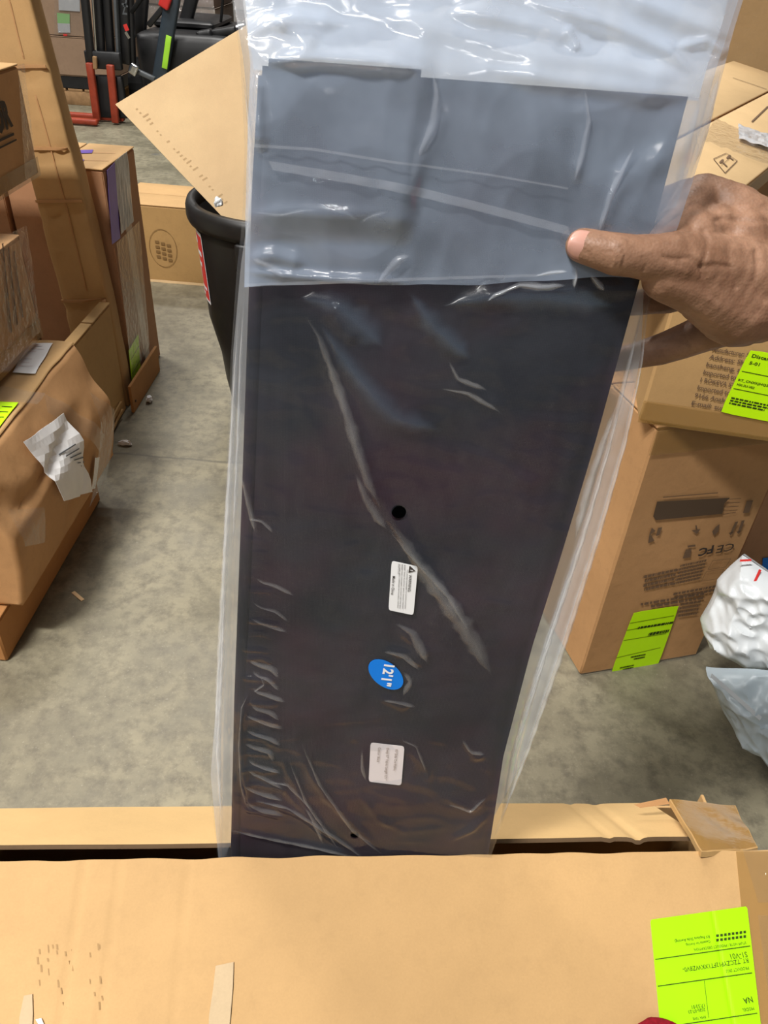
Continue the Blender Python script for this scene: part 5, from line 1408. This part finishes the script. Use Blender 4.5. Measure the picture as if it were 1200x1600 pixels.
chain([(1230, 440, .60, .042), (1180, 485, .605, .027), (1135, 505, .615, .0190), (1080, 528, .633, .0155), (1030, 547, .645, .0135), (985, 558, .652, .0115), (940, 566, .650, .0098)])    # little
chain([(1230, 440, .60, .046), (1330, 470, .580, .040), (1500, 560, .54, .046)])                                         # wrist and forearm
# tendons and knuckle swellings
for (x, y, d, r) in ((962, 397, .5385, .0140), (1046, 398, .543, .0165), (1112, 368, .577, .0235), (1085, 372, .566, .0205), (1150, 385, .580, .030)): ball(bm, HP(x, y, d), r)
me = bpy.data.meshes.new('hand_src'); bm.to_mesh(me); bm.free()
src = bpy.data.objects.new('hand_src', me); COL.objects.link(src)
rm = src.modifiers.new('r', 'REMESH'); rm.mode = 'VOXEL'; rm.voxel_size = 0.0016; rm.use_smooth_shade = True
sm = src.modifiers.new('s', 'SMOOTH'); sm.factor = 0.5; sm.iterations = 14
dg = bpy.context.evaluated_depsgraph_get()
hm = bpy.data.meshes.new_from_object(src.evaluated_get(dg), depsgraph=dg)
bpy.data.objects.remove(src)
# skin relief: creases over the joints, folds across the back, veins
VEINS = [[(1040, 402), (1075, 405), (1100, 418), (1140, 420)], [(1100, 360), (1104, 400), (1100, 430)], [(1140, 385), (1138, 420), (1150, 450)], [(1100, 418), (1102, 450), (1120, 470)], [(1120, 345), (1160, 340), (1200, 345)], [(1180, 400), (1178, 440), (1196, 470)]]
CREA = [[(955, 392), (958, 404), (956, 416)], [(963, 386), (966, 404), (962, 420)], [(972, 384), (976, 402), (970, 420)], [(1003, 402), (1010, 412), (1004, 424)], [(1035, 398), (1050, 410), (1070, 416)], [(915, 392), (922, 398), (924, 406)]]
def proj(p):
    d = p - CP; k = d.dot(CF); return 600 + FPX * d.dot(CR) / k, 800 - FPX * d.dot(CU) / k, k
def seg_d(px, py, pl):
    best = 1e9
    for i in range(len(pl) - 1):
        (x0, y0), (x1, y1) = pl[i], pl[i + 1]; dx, dy = x1 - x0, y1 - y0
        t = max(0, min(1, ((px - x0) * dx + (py - y0) * dy) / (dx * dx + dy * dy))); best = min(best, math.hypot(px - x0 - t * dx, py - y0 - t * dy))
    return best
disp = []
for v in hm.vertices:
    x, y, k = proj(v.co); h = 0.0
    wx = noise.noise(Vector((x * 0.03, y * 0.03, 1.0))) * 9; wy = noise.noise(Vector((x * 0.03, y * 0.03, 7.0))) * 9
    if v.normal.dot((CP - v.co).normalized()) > 0.1 and k < 0.6:
        for pl_ in VEINS: h -= 0.0011 * math.exp(-(seg_d(x + wx, y + wy, pl_) / 4.5) ** 2)
        for pl_ in CREA: h -= 0.0008 * math.exp(-(seg_d(x, y, pl_) / 1.6) ** 2)
    h += 0.0006 * noise.noise(v.co * 60)
    disp.append(v.co + v.normal * h)
for v, q in zip(hm.vertices, disp): v.co = q
HB = HP(1230, 440, .60)
HAND = Thing('person', "person's right hand and forearm gripping the bag, thumb in front", 'person', Matrix.Translation(HB))
for v in hm.vertices: v.co = HAND.I @ v.co
hm.polygons.foreach_set('use_smooth', [True] * len(hm.polygons))
def skin():
    mt, nt, b = new_mat('brown_skin')
    mp = coords(nt)
    n1 = noise_n(nt, mp, 30, 4); n2 = noise_n(nt, mp, 140, 4, 0.7); n3 = noise_n(nt, mp, 900, 2)
    col = mix_col(nt, ramp(nt, n1, 0.35, 0.68), (0.205, 0.105, 0.060), (0.33, 0.185, 0.115))
    col = mix_col(nt, ramp(nt, n2, 0.5, 0.75, 0, 0.5), col, (0.135, 0.070, 0.042))
    nt.links.new(col, b.inputs['Base Color'])
    b.inputs['Roughness'].default_value = 0.5; b.inputs['Specular IOR Level'].default_value = 0.4
    b.inputs['Subsurface Weight'].default_value = 0.08; b.inputs['Subsurface Radius'].default_value = (0.004, 0.0015, 0.0008)
    vo = N(nt, 'ShaderNodeTexVoronoi'); vo.inputs['Scale'].default_value = 420; nt.links.new(mp.outputs[0], vo.inputs['Vector'])
    ad = N(nt, 'ShaderNodeMath', operation='ADD'); nt.links.new(vo.outputs['Distance'], ad.inputs[0]); nt.links.new(n2, ad.inputs[1])
    bump_n(nt, b, ad.outputs[0], 0.25, 0.0008)
    return mt
obj('hand_and_forearm', hm, skin(), HAND.o)
# thumbnail
NF = Frame(HP(909, 383, .5335), HP(909, 383, .5335) - HP(945, 392, .536), CU)
vs, fs = [], []
c = HP(911, 383.5, 0.5335)
uu = (HP(890, 379, .5335) - HP(930, 388, .5335)).normalized(); nn = (CP - c).normalized(); nn = (nn - uu * nn.dot(uu)).normalized(); vv = nn.cross(uu)
for j in range(11):
    b = -1 + 2 * j / 10
    for i in range(13):
        a = -1 + 2 * i / 12
        sx = a * 0.0108; hw = 0.0098 * (1 - 0.30 * abs(a) ** 3)
        sy = b * hw
        sx *= (1 - 0.22 * b * b)
        q = c + uu * sx + vv * sy + nn * (0.0024 - 0.0046 * b * b - 0.0012 * a * a - (0.0012 if a < -.9 else 0))
        vs.append(HAND.loc(q))
for j in range(10):
    for i in range(12): k = j * 13 + i; fs.append((k, k + 1, k + 14, k + 13))
me = mesh_from(vs, fs, True)
nail = obj('thumbnail', me, plain('nail', (0.60, 0.32, 0.25), 0.3, 0.5, var=0.08), HAND.o, 'pinkish thumbnail')
sd = nail.modifiers.new('t', 'SOLIDIFY'); sd.thickness = 0.0008
# sleeve at the far end of the forearm
a = HP(1440, 530, .555); b = HP(1640, 640, .50)
zz = (b - a).normalized(); xx = zz.orthogonal().normalized(); yy = zz.cross(xx)
vs, fs = [], []
prof = [(0.0, 0.044), (0.0, 0.056), (0.02, 0.058), (0.10, 0.066), (0.22, 0.075), (0.22, 0.0)]
for (t, r) in prof:
    for k in range(24):
        an = 2 * math.pi * k / 24; vs.append(HAND.loc(a + zz * t + (xx * math.cos(an) + yy * math.sin(an)) * (r + 0.003 * math.sin(an * 5 + t * 40))))
for j in range(len(prof) - 1):
    for k in range(24): fs.append((j * 24 + k, j * 24 + (k + 1) % 24, (j + 1) * 24 + (k + 1) % 24, (j + 1) * 24 + k))
obj('sleeve', mesh_from(vs, fs, True), M_REDCLOTH, HAND.o, 'dark red sleeve')

# dark red cloth edge on the near flap
p_ = FN.uv(1023, 1612); p_ = FN.pt(p_.x, p_.y, 0.0)
bm = bmesh.new(); bmesh.ops.create_icosphere(bm, subdivisions=4, radius=1)
for v in bm.verts:
    n_ = noise.noise(v.co * 2.2) * 0.12
    v.co = v.co * (1 + n_); v.co = Vector((v.co.x * 0.023, v.co.y * 0.013, (v.co.z + 0.9) * 0.006 if v.co.z > -0.9 else 0))
o = obj('red_cloth', bm_mesh(bm, True), M_REDCLOTH)
o.matrix_world = Matrix.Translation(p_ + FN.n * 0.003) @ Matrix(((FN.u.x, FN.v.x, FN.n.x), (FN.u.y, FN.v.y, FN.n.y), (FN.u.z, FN.v.z, FN.n.z))).to_4x4()
tag(o, 'dark red cloth edge at the bottom beside the lime label', 'cloth')
